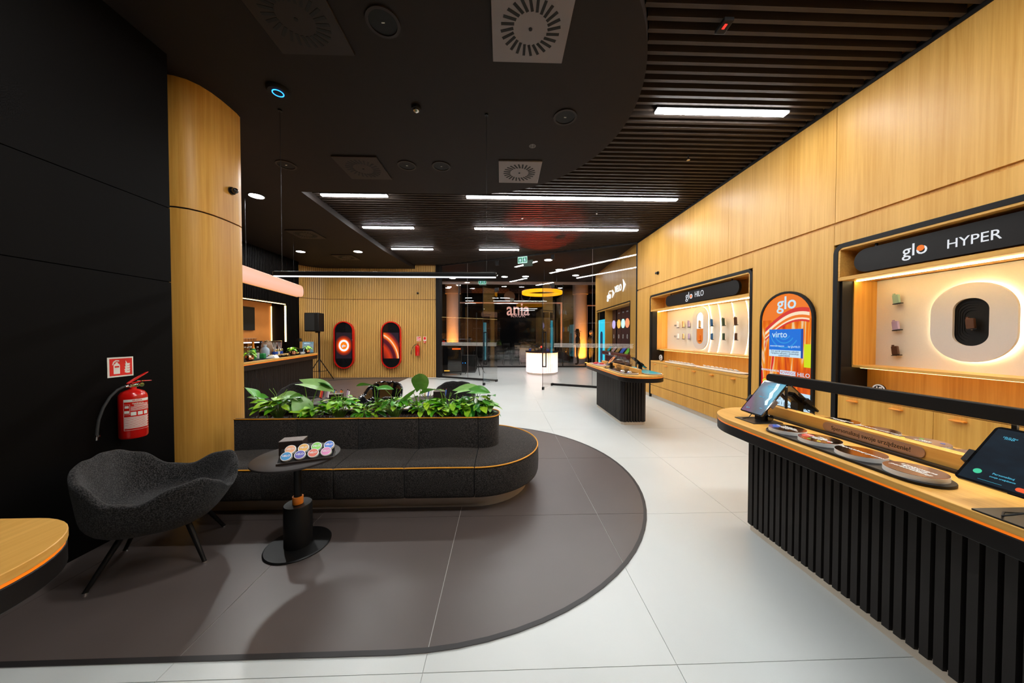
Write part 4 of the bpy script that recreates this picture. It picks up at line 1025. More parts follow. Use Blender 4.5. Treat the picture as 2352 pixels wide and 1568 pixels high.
box_thing((-.86, 4.30, ZT_), D(5), 'dark wooden box on the table beside the charcoal armchair')
# can tray with eight round cans
CT = (-1.35, 2.20, ZT_); CA = D(22)
t = thing('can_rack', 'stepped black rack holding round cans on the side table', 'rack', CT, CA, local=True)
obj('base', G().box(-.165, -.07, 0, .165, .06, .014), 'wenge', t, bevel=.002)
obj('step', G().prism([(-.055,.014),(.0,.014),(.0,.040)], -.16, .16, 'x'), 'black_matte', t)
obj('step', G().prism([(.003,.014),(.055,.014),(.055,.068),(.050,.068)], -.16, .16, 'x'), 'black_matte', t)
emat('can_glow', (1,1,1), .0)
cc = [('blue', (.01,.28,.62)), ('violet', (.10,.08,.50)), ('red', (.85,.12,.05)), ('pink', (.85,.25,.55)), ('orange', (.95,.38,.16)), ('amber', (.95,.42,.02)), ('green', (.22,.70,.05)), ('royal blue', (.03,.18,.70))]
for k, (cn, c) in enumerate(cc):
    pmat('can_'+cn.replace(' ', '_'), c, .4, var=.25, scale=25)
    row, i = divmod(k, 4)
    lx = -.115+.077*i+(.012 if row else 0); ly = -.028 if row == 0 else .028; lz = .040 if row == 0 else .066
    p = Matrix.Translation(CT) @ Matrix.Rotation(CA, 4, 'Z') @ Vector((lx, ly, lz))
    t = thing('round_can', 'small white can with '+('an ' if cn[0] in 'aeiou' else 'a ')+cn+' lid on the side table rack', 'can', p, 0, 'round cans on the rack', local=True)
    t.rotation_euler = (D(42), 0, CA)
    obj('tin', G().lathe([(.030,-.012),(.034,-.010),(.034,.006),(.032,.010),(.001,.010)], n=28), 'white_plastic', t)
    obj('lid_print', G().cyl((0,0,.0100), (0,0,.0108), .028, n=28), 'can_'+cn.replace(' ', '_'), t)
    o = text('lettering', 'VELO', .0185, (0,.002,.0110), ((1,0,0),(0,1,0)), 'white_plastic', t, .0002, bold=.0004)
# small goods on the tables behind the planter
gc = ['dev_orange', 'dot_red', 'dev_lilac', 'dev_white', 'dot_blue', 'dev_gold']
for k in range(10):
    x = -2.50+.045*k; y = 4.36-.05*(k % 2); 
    t = thing('product_stick', ORD[k]+' coloured product stick from the bar behind the planter', 'stick', (x, y, ZT_), .3, 'product sticks behind the planter', local=True)
    t.rotation_euler = (D(-35), 0, .2)
    obj('tube', G().cyl((0,0,.008), (0,0,.11), .010, n=8), gc[k % 6], t); obj('tip', G().cyl((0,0,.11), (0,0,.125), .008, n=8), 'chrome', t)
for k in range(9):
    x = -1.12+.04*k; y = 4.40-.03*(k % 2)
    t = thing('product_stick', ORD[k]+' pale stick from the bar on the table beside the armchair', 'stick', (x, y, ZT_), .3, 'pale sticks beside the armchair', local=True)
    t.rotation_euler = (D(-25), D(10), .2)
    obj('tube', G().cyl((0,0,.006), (0,0,.10), .008, n=8), ['dev_white','dev_gold','dot_blue'][k % 3], t); obj('tip', G().cyl((0,0,.10), (0,0,.115), .006, n=8), 'copper', t)
# ================================================================ EXTINGUISHERS AND SIGNS
def extinguisher(loc, rz, label, detail=True):
    t = thing('fire_extinguisher', label, 'extinguisher', loc, rz, local=True)   # hangs on wall behind -y side, front is +x
    r = .078
    obj('cylinder', G().lathe([(.001,0),(r*.92,0),(r,.012),(r,.315),(r*.96,.335),(r*.78,.357),(r*.45,.372),(.020,.378),(.020,.392),(.001,.392)], n=40), 'red_paint', t)
    obj('valve', G().box(-.018, -.03, .392, .018, .03, .416), 'chrome', t, bevel=.004)
    obj('gauge', G().cyl((.015,.045,.404), (.022,.045,.404), .016, n=16).cyl((.010,.03,.404), (.016,.045,.404), .006, n=8), 'chrome', t)
    obj('lever', G().loft([[(-.010,-.035,.418),(.010,-.035,.418),(.010,-.035,.428),(-.010,-.035,.428)],[(-.011,.02,.448),(.011,.02,.448),(.011,.02,.462),(-.011,.02,.462)],[(-.009,.105,.496),(.009,.105,.496),(.009,.105,.504),(-.009,.105,.504)]]), 'red_paint', t, bevel=.003)
    obj('carry_handle', G().loft([[(-.010,-.01,.416),(.010,-.01,.416),(.010,-.01,.426),(-.010,-.01,.426)],[(-.010,.06,.428),(.010,.06,.428),(.010,.06,.436),(-.010,.06,.436)],[(-.008,.13,.424),(.008,.13,.424),(.008,.13,.430),(-.008,.13,.430)]]), 'red_paint', t, bevel=.003)
    obj('pin', G().cyl((-.02,.05,.434), (.02,.05,.434), .004, n=8), 'chrome', t)
    pts = [(0,-.03,.404),(0,-.06,.402),(.0,-.10,.385),(.0,-.145,.34),(.0,-.185,.27),(.0,-.212,.19),(.0,-.222,.12),(.0,-.225,.08)]
    obj('hose', G().tube(pts, .0085, 10), 'rubber', t)
    obj('hose_fitting', G().cyl((0,-.03,.404), (0,-.052,.403), .011, n=10), 'chrome', t)
    obj('nozzle', G().cyl((0,-.225,.082), (0,-.226,.070), .017, n=14).cyl((0,-.226,.070), (0,-.227,.045), .008, n=10), 'chrome', t)
    obj('wall_bracket', G().box(-.10, -.02, .26, -.06, .02, .30), 'black_metal', t)
    if detail:
        rr = r+.0006
        def arc(a0, a1, z0, z1, m, name='label_print', o=0.0):
            g = G(); k = 10
            R = [[((rr+o)*math.cos(D(a0+(a1-a0)*i/k)), (rr+o)*math.sin(D(a0+(a1-a0)*i/k)), z) for i in range(k+1)] for z in (z0, z1)]
            g.loft(R, cap=False, close=False); obj(name, g, m, t)
        A0, A1 = -78, 34
        arc(A0, A1, .285, .305, 'sign_white'); arc(A0, A0+1.2, .068, .285, 'sign_white'); arc(A0, A1, .067, .0685, 'sign_white')
        for z in (.262, .252): arc(A0+40, A1-8, z, z+.004, 'sign_white')
        arc(A0+24, A0+25, .19, .265, 'sign_white'); arc(A0, A0+25, .2645, .266, 'sign_white'); arc(A0, A0+25, .1885, .190, 'sign_white')
        arc(A0+5, A0+21, .238, .256, 'sign_white'); arc(A0+3, A0+22, .198, .218, 'sign_white')
        for k in range(5): arc(A0+28, A1, .246-.007*k, .2485-.007*k, 'sign_white')
        for k in range(3): arc(A0+28+26*k, A0+48+26*k, .180, .207, 'sign_white')
        for k in range(14): arc(A0+2, A1-(k*5 % 14), .166-.0065*k, .1695-.0065*k, 'sign_white')
        for w_, z, sz, a in (('SILESIA', .295, .017, -25), ('GAŚNICA', .272, .014, -22)):
            # lettering bent round the cylinder
            o = text('lettering', w_, sz, (0,0,0), ((1,0,0),(0,1,0)), 'sign_red' if z > .28 else 'sign_white', t, .0001, bold=.0003)
            for v in o.data.vertices:
                an = D(a)+v.co.x/rr; v.co = Vector(((rr+.0008)*math.cos(an), (rr+.0008)*math.sin(an), z+v.co.y))
    return t
ex = extinguisher((-2.775, 2.435, .742), 0, 'red fire extinguisher with black hose hanging on the black wall')
ex.scale = (.953,.953,.953)
e2 = extinguisher((-3.03, 11.30, .79), D(-90), 'red fire extinguisher hanging on the timber slat wall', False)
def sign_ext(x, y0, y1, z0, z1, ax, label, hose=False):
    """pictogram board; ax = (origin, ex, ey)"""
    o, ex_, ey_ = ax; t = thing('fire_sign', label, 'sign', o)
    A = AX(o, ex_, ey_); W, H = y1-y0, z1-z0
    def pl(name, poly, d0, d1, m): obj(name, G().prism(poly, d0, d1).xf(A), m, t)
    pl('board', [(0,0),(W,0),(W,H),(0,H)], 0, .003, 'sign_white'); pl('red_field', [(W*.07,H*.07),(W*.95,H*.07),(W*.95,H*.93),(W*.07,H*.93)], .003, .0036, 'sign_red')
    S = lambda pts: [(W*u, H*v) for u, v in pts]
    pl('bottle', S([(.22,.16),(.46,.16),(.46,.58),(.43,.66),(.38,.69),(.38,.75),(.30,.75),(.30,.69),(.25,.66),(.22,.58)]), .0036, .0042, 'sign_white')
    pl('bottle_band', S([(.26,.48),(.43,.48),(.43,.56),(.26,.56)]), .0042, .0046, 'sign_red')
    pl('bottle_hose', S([(.17,.62),(.20,.61),(.24,.72),(.32,.80),(.44,.78),(.43,.84),(.30,.86),(.21,.78)]), .0036, .0042, 'sign_white')
    for k in range(4):
        v = .22+.13*k; d = .02*k
        pl('flame', S([(.64+d*.5,v),(.72,v-.05),(.84,v-.05),(.86,v+.06),(.76,v+.05),(.62+d,v+.15+.02*k),(.66+d*.6,v+.06)]), .0036, .0042, 'sign_white')
sign_ext(0, 2.355, 2.514, 1.194, 1.341, ((-2.86, 2.355, 1.194), *FL), 'red and white fire extinguisher sign on the black wall')
sign_ext(0, -3.08, -2.93, 1.315, 1.47, ((-3.08, 11.388, 1.315), *FB), 'red and white extinguisher sign on the timber slat wall')
t = thing('fire_alarm', 'small red and white alarm call point on the timber slat wall', 'alarm', (-2.79, 11.388, 1.26))
obj('plate', G().box(-2.84, 11.376, 1.32, -2.735, 11.388, 1.47), 'sign_white', t)
obj('red_field', G().box(-2.83, 11.373, 1.36, -2.745, 11.377, 1.46), 'sign_red', t)
obj('call_point', G().box(-2.825, 11.35, 1.245, -2.75, 11.388, 1.315), 'sign_red', t, bevel=.006)
obj('button', G().cyl((-2.787,11.347,1.28), (-2.787,11.352,1.28), .018, n=14), 'sign_white', t)
# ================================================================ BAR
bd = Vector((-.184, .983, 0)); bn = Vector((-.983, -.184, 0)); BA = Vector((-4.05, 4.0, 0)); BL = 4.52
def bq(s, o, z=0): p = BA+bd*s+bn*o; return (p.x, p.y, z)
def bpoly(s0, s1, o0, o1): return [bq(s0,o0)[:2], bq(s1,o0)[:2], bq(s1,o1)[:2], bq(s0,o1)[:2]]
bar = thing('bar_counter', 'long bar counter with oak edge, orange line and black slatted front', 'bar', bq(BL/2, .35))
ZB_ = 1.05
obj('top', G().prism(bpoly(0, BL, 0, .72), ZB_-.04, ZB_), 'oak_y', bar, bevel=.003, seg=1)
obj('orange_line', G().prism(bpoly(.004, BL-.004, .004, .716), ZB_-.052, ZB_-.04), 'orange_strip', bar)
obj('apron', G().prism(bpoly(.003, BL-.003, .003, .717), ZB_-.145, ZB_-.052), 'apron_black', bar, bevel=.003, seg=1)
obj('body', G().prism(bpoly(.10, BL-.10, .10, .62), .0, ZB_-.145), 'apron_black', bar)
k = 0; s = .12; me = None
ang = math.atan2(bd.y, bd.x)
while s < BL-.11:
    p = Vector(bq(s, .10))-ORG[bar]
    if me is None:
        o = obj('slat', G().box(-.013, -.0, 0, .013, .022, ZB_-.15), 'counter_slat', None); me = o.data; o.parent = bar
    else: o = bpy.data.objects.new('slat', me); C.objects.link(o); o.parent = bar
    o.location = p; o.rotation_euler = (0, 0, ang+pi); s += .042
obj('serving_mat', G().prism(bpoly(.3, BL-.02, .05, .6), ZB_, ZB_+.004), 'black_matte', bar)
# ---- bar back wall and lit niche
wb = struct('wall_bar', G().box(-6.9, 3.0, 2.48, -6.62, 10.45, 4.1).box(-7.2, 9.86, 0, -6.62, 10.45, 2.48).box(-7.5, 3.0, 0, -7.3, 10.45, 2.6), 'black_panel')
me = None; y = 6.2
while y < 10.42:
    for z0, z1 in (((2.49, 3.9),) if y < 9.88 else ((.0, 3.9),)):
        kk = 'b%.1f' % z0
        if slat_cache.get(kk) is None:
            o = obj('slat', G().box(-6.62, -.015, z0, -6.595, .015, z1), 'black_panel', wb); slat_cache[kk] = o.data
        else: o = bpy.data.objects.new('slat', slat_cache[kk]); C.objects.link(o); o.parent = wb
        o.location = (0, y, 0)
    y += .055
pmat('orange_panel', (.50,.18,.035), .55, var=.08)
obj('niche_panel', G().box(-7.30, 3.0, 0, -7.06, 9.86, 2.48), 'orange_panel', wb)
obj('niche_jamb', G().box(-7.06, 9.84, 0, -6.62, 9.86, 2.48), 'black_panel', wb)
obj('niche_led', G().box(-7.052, 9.80, 1.32, -7.04, 9.815, 2.40), 'led_bar', wb)
obj('niche_led', G().box(-6.66, 9.815, 1.32, -6.625, 9.838, 2.42), 'led_bar', wb)
obj('niche_led', G().box(-6.66, 3.5, 2.455, -6.64, 9.84, 2.47), 'led_bar', wb)
struct('wall_bar', G().box(-9, 2.9, 0, -3.3, 3.0, 4.1), 'black_panel')
bc = single('back_counter', G().box(-7.04, 4.0, 0, -6.45, 9.83, .93), 'apron_black', 'black back counter under the lit bar niche', 'counter', bevel=.004)
t = thing('wall_screen', 'dark wall screen on the orange panel behind the bar', 'screen', (-7.05, 8.4, 1.65))
obj('panel', G().box(-7.055, 7.75, 1.66, -7.02, 9.12, 2.30), 'black_gloss', t, bevel=.004)
obj('bezel', G().prism(rrect(8.435, 1.98, .69, .325, .01), -7.021, -7.018, 'x'), 'black_matte', t)
t = thing('glass_shelf', 'white glowing shelf holding rows of glasses behind the bar', 'shelf', (-6.9, 8.2, 1.30))
obj('board', G().box(-7.05, 7.2, 1.305, -6.75, 8.92, 1.33), 'white_plastic', t)
obj('front_light', G().box(-6.75, 7.2, 1.303, -6.742, 8.92, 1.332), emat('shelf_glow', (.95,.93,1), 1.6), t)
obj('upper_board', G().box(-7.05, 7.2, 1.455, -6.93, 8.62, 1.462), 'acrylic', t)
gl0 = None
for row, (xg, zg, n_, ys) in enumerate(((-6.82, 1.33, 14, 8.86), (-6.99, 1.462, 10, 8.55))):
    for k in range(n_):
        y = ys-k*.088
        if gl0 is None:
            gl0 = thing('drinking_glass', 'first clear tumbler from the orange light on the lower bar shelf', 'glass', (xg, y, zg), 0, 'tumblers behind the bar', local=True)
            obj('wall', G().lathe([(.030,0),(.034,.004),(.037,.105),(.035,.105),(.032,.008),(.001,.008)], n=14), 'acrylic', gl0)
            obj('rim', G().tube([(.036*math.cos(2*pi*i/14), .036*math.sin(2*pi*i/14), .105) for i in range(14)], .0016, 4, closed=True), 'white_plastic', gl0)
            freeze(gl0)
        else: dup(gl0, (xg, y, zg), label=ORD[k]+' clear tumbler from the orange light on the '+('lower' if row == 0 else 'upper')+' bar shelf')
t = thing('coffee_machine', 'large black coffee machine in the bar niche', 'coffee machine', (-6.75, 9.3, .93))
obj('housing', G().box(-7.0, 8.95, .93, -6.6, 9.62, 1.36), 'black_gloss', t, bevel=.02)
obj('group_head', G().cyl((-6.58, 9.2, 1.12), (-6.58, 9.2, 1.18), .04, n=14).cyl((-6.58, 9.42, 1.12), (-6.58, 9.42, 1.18), .04, n=14), 'chrome', t)
obj('drip_tray', G().box(-6.6, 9.0, .93, -6.47, 9.58, .98), 'steel', t)
obj('dial', G().cyl((-6.6, 9.5, 1.27), (-6.585, 9.5, 1.27), .02, n=12), 'chrome', t)
# ---- glowing band lamp over the bar
m, N, L, b = newmat('lamp_skin')
tc = N.new('ShaderNodeTexCoord'); sp = N.new('ShaderNodeSeparateXYZ'); L.new(tc.outputs['Object'], sp.inputs[0])
mr = N.new('ShaderNodeMapRange'); mr.inputs[1].default_value = -.16; mr.inputs[2].default_value = .16; L.new(sp.outputs[2], mr.inputs[0])
L.new(ramp(N, L, mr.outputs[0], [(0, (.95,.44,.26)), (.5, (.95,.52,.38)), (1, (.95,.46,.28))]), b.inputs['Emission Color']); b.inputs['Emission Strength'].default_value = 1.0
b.inputs['Base Color'].default_value = (.03,.02,.02,1)
lp = thing('band_lamp', 'long pink glowing band lamp with a rounded end hanging over the bar', 'lamp', bq(1.9, .1, 2.58))
A_ = AX(Vector(bq(0, .12, 0)), bd, (0,0,1))
obj('glow_band', G().prism([(u, z) for u, z in rrect(1.7, 2.57, 2.20, .135, .13, 10)], -.05, .05).xf(A_), 'lamp_skin', lp, bevel=.02, seg=3)
obj('rim', G().ring(rrect(1.7, 2.57, 2.206, .141, .136, 10), rrect(1.7, 2.57, 2.17, .105, .10, 10), -.062, -.05).xf(A_), emat('rim_glow', (1,.42,.12), .8), lp)
for u in (-.2, 1.7, 3.5): obj('wire', G().cyl(A_ @ Vector((u, 2.70, 0)), A_ @ Vector((u, 3.898, 0)), .003, n=6), 'black_metal', lp)
# ---- things standing on the bar
def bthing(name, label, cat, x, y, group=None, z=ZB_+.004): return thing(name, label, cat, (x, y, z), 0, group, local=True)
def potplant(x, y, label, seed, pot='copper'):
    t = bthing('potted_plant', label, 'plant', x, y); r = random.Random(seed)
    obj('pot', G().lathe([(.001,0),(.04,.0),(.062,.03),(.066,.06),(.056,.10),(.050,.10),(.05,.085),(.001,.085)], n=12), pot, t, ang=20)
    g = G()
    for k in range(16):
        a = r.uniform(0, 6.28); rr = r.uniform(.01, .07); h = r.uniform(.11, .19)
        g.tube([(rr*.3*math.cos(a), rr*.3*math.sin(a), .085), (rr*math.cos(a), rr*math.sin(a), h)], .002, 4)
        addleaf(t, LSm[r.choice((0,1))], (rr*math.cos(a), rr*math.sin(a), h), a, r.uniform(-.3,.5), 0, .95)
    obj('stem', g, 'stem', t)
potplant(-4.50, 5.72, 'leafy green plant in a faceted copper pot beside the bottles on bar', 1)
potplant(-4.80, 7.32, 'leafy green plant in a faceted copper pot beside the tins on bar', 2)
potplant(-4.99, 8.17, 'small green plant in front of the menu sign on bar', 3)
pmat('bottle_glass', (.75,.80,.85), .1, spec=.6, var=.1); pmat('gold_foil', (.80,.28,.03), .35, metal=.3); pmat('green_box', (.01,.22,.05), .35)
for k, (x, y) in enumerate(((-4.75,5.99),(-4.78,6.10),(-4.86,5.98),(-4.90,6.12),(-4.74,6.22),(-4.95,6.28),(-5.02,6.42))):
    t = bthing('glass_bottle', 'clear mixer bottle with a pale cap grouped on the bar', 'bottle', x, y, 'clear mixer bottles on the bar')
    obj('body', G().lathe([(.001,0),(.032,0),(.034,.01),(.034,.13),(.028,.16),(.014,.19),(.013,.22),(.001,.22)], n=14), 'acrylic', t)
    obj('liquid', G().cyl((0,0,.006), (0,0,.12), .028, n=12), 'bottle_glass', t)
    obj('cap', G().cyl((0,0,.22), (0,0,.238), .016, n=10), 'white_plastic', t)
t = bthing('champagne_bottle', 'dark bottle with orange foil neck standing on the bar', 'bottle', -4.70, 6.06)
obj('body', G().lathe([(.001,0),(.043,0),(.045,.01),(.045,.15),(.038,.19),(.018,.23),(.001,.23)], n=16), 'green_box', t)
obj('foil', G().lathe([(.030,.205),(.020,.24),(.017,.32),(.020,.325),(.020,.335),(.001,.337)], n=14), 'gold_foil', t)
t = bthing('green_carton', 'green faceted box beside the foil necked bottle', 'box', -4.68, 6.27)
obj('carton', G().box(-.045,-.035,0,.045,.035,.10), 'green_box', t, bevel=.012); obj('lid', G().box(-.03,-.025,.1,.03,.025,.106), 'green_box', t)
t = bthing('water_jug', 'large clear water jug with a blue tint on the bar', 'jug', -4.97, 6.72)
pmat('water_blue', (.45,.58,.70), .1, spec=.6)
obj('body', G().lathe([(.001,0),(.075,0),(.08,.02),(.08,.14),(.07,.18),(.03,.215),(.03,.245),(.001,.245)], n=20), 'water_blue', t)
obj('cap', G().cyl((0,0,.245), (0,0,.262), .034, n=12), 'white_plastic', t)
t = bthing('drink_dispenser', 'tall glass drink dispenser with a metal lid on the bar', 'dispenser', -5.22, 7.12)
pmat('dispenser_tint', (.33,.22,.15), .12, spec=.6)
obj('jar', G().lathe([(.001,0),(.10,0),(.105,.02),(.105,.24),(.09,.29),(.075,.31),(.001,.31)], n=24), 'dispenser_tint', t)
obj('lid', G().lathe([(.08,.31),(.08,.33),(.02,.345),(.001,.35)], n=20), 'steel', t)
for k, (x, y) in enumerate(((-4.98, 7.02), (-5.03, 7.16), (-5.06, 7.30))):
    t = bthing('metal_tin', 'shiny metal tin with printed stripe on the bar', 'tin', x, y, 'shiny tins on the bar')
    obj('can', G().lathe([(.001,0),(.05,0),(.052,.006),(.052,.15),(.05,.156),(.046,.150),(.001,.14)], n=18), 'chrome', t)
    obj('stripe', G().ring(circ(0,0,.0528,18), circ(0,0,.0515,18), .04, .10), ['dot_blue','dev_white','dot_blue'][k], t)
    if k != 1:
        for j in range(4): obj('straw', G().cyl((.01*j-.02,0,.10), (.02*j-.05,.02*j-.02,.30), .004, n=6), 'white_plastic', t)
for k, (x, y) in enumerate(((-4.72, 6.62), (-4.75, 6.95), (-4.95, 7.62))):
    t = bthing('serving_tray', 'black tray heaped with pale snacks on the bar', 'tray', x, y, 'snack trays on the bar')
    obj('tray', G().lathe([(.001,0),(.09,0),(.12,.03),(.124,.03),(.095,.006),(.001,.006)], n=22), 'black_gloss', t)
    rr_ = random.Random(k); g = G()
    for j in range(26):
        a = rr_.uniform(0,6.28); q = .085*math.sqrt(rr_.random()); g.sphere((q*math.cos(a), q*math.sin(a), .02+rr_.uniform(0,.03)), .014, 7)
    o = obj('snacks', g, pmat('snack%d' % k, ((.62,.48,.22),(.58,.36,.12),(.70,.50,.10))[k], .6, var=.3, scale=60), t, kind='stuff')
t = bthing('folded_napkin', 'crumpled white napkin lying on the bar', 'napkin', -4.64, 6.45)
obj('cloth', G().loft([[(-.10,-.04,.0),(.10,-.05,.0),(.12,.05,.0),(-.09,.04,.0)],[(-.06,-.03,.03),(.07,-.035,.045),(.10,.03,.05),(-.06,.03,.02)],[(-.02,-.01,.035),(.05,-.02,.06),(.07,.015,.06),(-.02,.015,.03)]]), 'white_plastic', t); obj('fold', G().box(-.12,-.03,0,-.05,.03,.006), 'white_board', t)
t = bthing('table_lamp', 'small black table lamp with a shade on the bar end', 'lamp', -5.25, 8.28)
obj('shade', G().lathe([(.065,.30),(.05,.38),(.048,.38),(.062,.30)], n=18), 'black_matte', t); obj('stem', G().cyl((0,0,.01), (0,0,.31), .006, n=8), 'black_metal', t); obj('foot', G().cyl((0,0,0), (0,0,.012), .05, n=16), 'black_metal', t)
t = bthing('black_crate', 'black open box on the bar end beside the lamp', 'box', -5.12, 7.98)
obj('body', G().box(-.10,-.08,0,.10,.08,.12), 'black_matte', t, bevel=.004); obj('rim', G().ring([(-.10,-.08),(.10,-.08),(.10,.08),(-.10,.08)], [(-.09,-.07),(.09,-.07),(.09,.07),(-.09,.07)], .12, .13), 'black_metal', t)
for k, (x, y) in enumerate(((-4.90, 7.80), (-4.92, 7.90))):
    t = bthing('white_cup', 'small white cup at the front edge of the bar', 'cup', x, y, 'white cups on the bar')
    obj('cup', G().lathe([(.001,0),(.02,0),(.033,.05),(.030,.05),(.018,.006),(.001,.006)], n=14), 'white_plastic', t)
    obj('handle', G().tube([(.03,0,.04),(.045,0,.035),(.045,0,.02),(.025,0,.014)], .004, 6), 'white_plastic', t)
mt = thing('menu_sign', 'tilted pale blue menu sign standing on the bar end', 'sign', (-5.07, 8.32, ZB_+.004), 0, local=True)
def menu_scr(N, L):
    tc = N.new('ShaderNodeTexCoord'); wv = nd(N, 'ShaderNodeTexNoise'); wv.inputs['Scale'].default_value = 5; L.new(tc.outputs['Object'], wv.inputs[0])
    return ramp(N, L, wv.outputs[0], [(.3, (.18,.36,.45)), (.7, (.45,.62,.68))])
screenmat('menu_print', menu_scr, .55)
mtM = Matrix.Rotation(.22, 4, 'Y') @ Matrix.Rotation(-.18, 4, 'X')
Mn = Matrix.Rotation(D(20), 4, 'Z') @ Matrix.Rotation(D(-14), 4, 'X')
obj('panel', G().box(-.125, 0, .012, .125, .012, .30).xf(Mn), 'menu_print', mt); obj('foot', G().box(-.14,-.05,0,.14,.09,.012).xf(Matrix.Rotation(D(20),4,'Z')), 'black_metal', mt)
obj('circle_print', G().ring(circ(.02,.13,.085,28), circ(.02,.13,.079,28), -.0015, -.0005, 'y').xf(Mn), 'pink_print', mt)
o = text('lettering', 'MENU', .05, (0,0,0), ((1,0,0),(0,1,0)), 'ad_white', mt, .0005, bold=.001); o.data.transform(Mn @ AX((-.02,-.001,.255), *FB))
# ---- pill shaped red screens on the timber wall
def orb(N, L):
    tc = N.new('ShaderNodeTexCoord'); mp = N.new('ShaderNodeMapping'); mp.inputs['Scale'].default_value = (1.15,0,1); L.new(tc.outputs['Object'], mp.inputs[0])
    ln = nd(N, 'ShaderNodeVectorMath', operation='LENGTH'); L.new(mp.outputs[0], ln.inputs[0])
    return ramp(N, L, ln.outputs['Value'], [(0, (1,.22,.0)), (.13, (1,.20,.0)), (.141, (.85,.95,1)), (.195, (.85,.95,1)), (.21, (.95,.12,.0)), (.27, (.35,.02,.0)), (.36, (.012,.006,.01))])
def flare(N, L):
    tc = N.new('ShaderNodeTexCoord'); mp = N.new('ShaderNodeMapping'); mp.inputs['Location'].default_value = (.55,0,.50); mp.inputs['Scale'].default_value = (1,0,.75); L.new(tc.outputs['Object'], mp.inputs[0])
    ln = nd(N, 'ShaderNodeVectorMath', operation='LENGTH'); L.new(mp.outputs[0], ln.inputs[0])
    return ramp(N, L, ln.outputs['Value'], [(.3, (.02,.0,.004)), (.55, (.55,.03,.0)), (.66, (.05,.004,.01)), (.74, (.12,.0,.01)), (.80, (1,.20,.01)), (.825, (1,.75,.5)), (.85, (.95,.15,.0)), (.93, (.25,.01,.01)), (1.0, (.015,.006,.012))])
screenmat('orb_screen', orb, 1.1); screenmat('flare_screen', flare, 1.1)
for x, mname, lab in ((-5.62, 'orb_screen', 'red framed pill shaped screen showing a glowing ring on timber wall'), (-3.96, 'flare_screen', 'red framed pill shaped screen showing an orange flare on timber wall')):
    t = thing('pill_screen', lab, 'screen', (x, 11.38, .34)); zc = 1.175
    obj('frame', G().ring(rrect(x, zc, .345, .835, .34, 12), rrect(x, zc, .312, .802, .31, 12), 11.27, 11.39, 'y'), 'red_paint', t)
    obj('glass', G().prism(rrect(x, zc, .313, .803, .31, 12), 11.30, 11.385, 'y'), 'black_gloss', t)
    d_ = obj('display', G().box(-.27, -.003, -.46, .27, .0, .46), mname, None); d_.parent = t; d_.location = Vector((x, 11.299, zc-.02))-ORG[t]
    obj('camera_eye', G().cyl((x, 11.296, zc+.58), (x, 11.30, zc+.58), .018, n=12), 'chrome', t)
    if mname == 'orb_screen': text('lettering', 'glo', .11, (x, 11.293, 1.15), FB, 'ad_white', t, .0005, bold=.004)
# ---- loudspeaker on a tripod
t = thing('speaker_stand', 'black tripod speaker stand against the timber wall', 'stand', (-6.05, 10.55, 0))
obj('pole', G().cyl((-6.05,10.55,.3), (-6.05,10.55,1.66), .022, n=12), 'black_metal', t)
for a in (D(-60), D(60), D(180)): 
    obj('leg', G().cyl((-6.05,10.55,.75), (-6.05+.48*math.cos(a),10.55+.48*math.sin(a),.012), .014, n=8), 'black_metal', t)
    obj('brace', G().cyl((-6.05,10.55,.32), (-6.05+.28*math.cos(a),10.55+.28*math.sin(a),.32), .009, n=8), 'black_metal', t)
t = thing('loudspeaker', 'black box loudspeaker on the tripod before the timber wall', 'speaker', (-6.1, 10.4, 1.64))
obj('cabinet', G().prism([(-6.34,10.25),(-5.86,10.20),(-5.90,10.60),(-6.24,10.62)], 1.64, 2.24), 'black_matte', t, bevel=.02)
obj('grille', G().prism(rrect(-6.10, 1.94, .21, .27, .03), 10.215, 10.23, 'y'), 'vent_slot', t)
obj('yoke', G().box(-6.09, 10.4, 1.60, -6.01, 10.56, 1.64), 'black_metal', t)
single('floor_cable', G().tube([(-5.8,10.6,.012),(-5.4,10.9,.012),(-5.0,11.0,.012),(-4.6,11.15,.012),(-4.0,11.1,.012),(-3.5,11.25,.012),(-2.6,11.0,.012),(-1.6,10.7,.012),(-.8,10.45,.012),(-.4,10.2,.012)], .007, 6), 'rubber', 'thin black cable lying along the foot of the timber wall', 'cable')
# ================================================================ GLASS FRONT AND VESTIBULE
F0 = Vector((FX0, FY0, 0)); F1 = Vector((FX1, FY1, 0)); fe = (F1-F0).normalized(); fn = Vector((fe.y, -fe.x, 0))   # fn points into the shop
FLn = (F1-F0).length
if fn.y > 0: fn = -fn
def FQ(s, o, z): p = F0+fe*s+fn*o; return Vector((p.x, p.y, z))
def fbox(s0, s1, o0, o1, z0, z1):
    return G().prism([tuple(FQ(s0,o0,0)[:2]), tuple(FQ(s1,o0,0)[:2]), tuple(FQ(s1,o1,0)[:2]), tuple(FQ(s0,o1,0)[:2])], z0, z1)
gf = thing('window_1', None, None, tuple(F0), kind='structure')
HL, HR, DH = 2.33, 4.22, 2.98
for s0, s1, z0, z1 in ((.05, 1.18, .05, 3.98), (1.185, HL, .05, 3.98), (HL, HR, DH+.02, 3.98), (HR, 5.4, .05, 3.98), (5.405, FLn-.02, .05, 3.98)):
    obj('pane', fbox(s0+.002, s1-.002, -.005, .005, z0, z1), 'glass', gf)
for s0, s1 in ((0, HL), (HR, FLn)): obj('floor_rail', fbox(s0, s1, -.02, .02, .0, .06), 'frame_black', gf)
obj('head_rail', fbox(0, FLn, -.03, .03, 3.98, 4.12), 'frame_black', gf)
obj('end_post', fbox(-.12, .05, -.09, .06, 0, 4.1), 'frame_black', gf)
obj('end_post', fbox(FLn-.02, FLn+.05, -.03, .03, 0, 4.1), 'frame_black', gf)
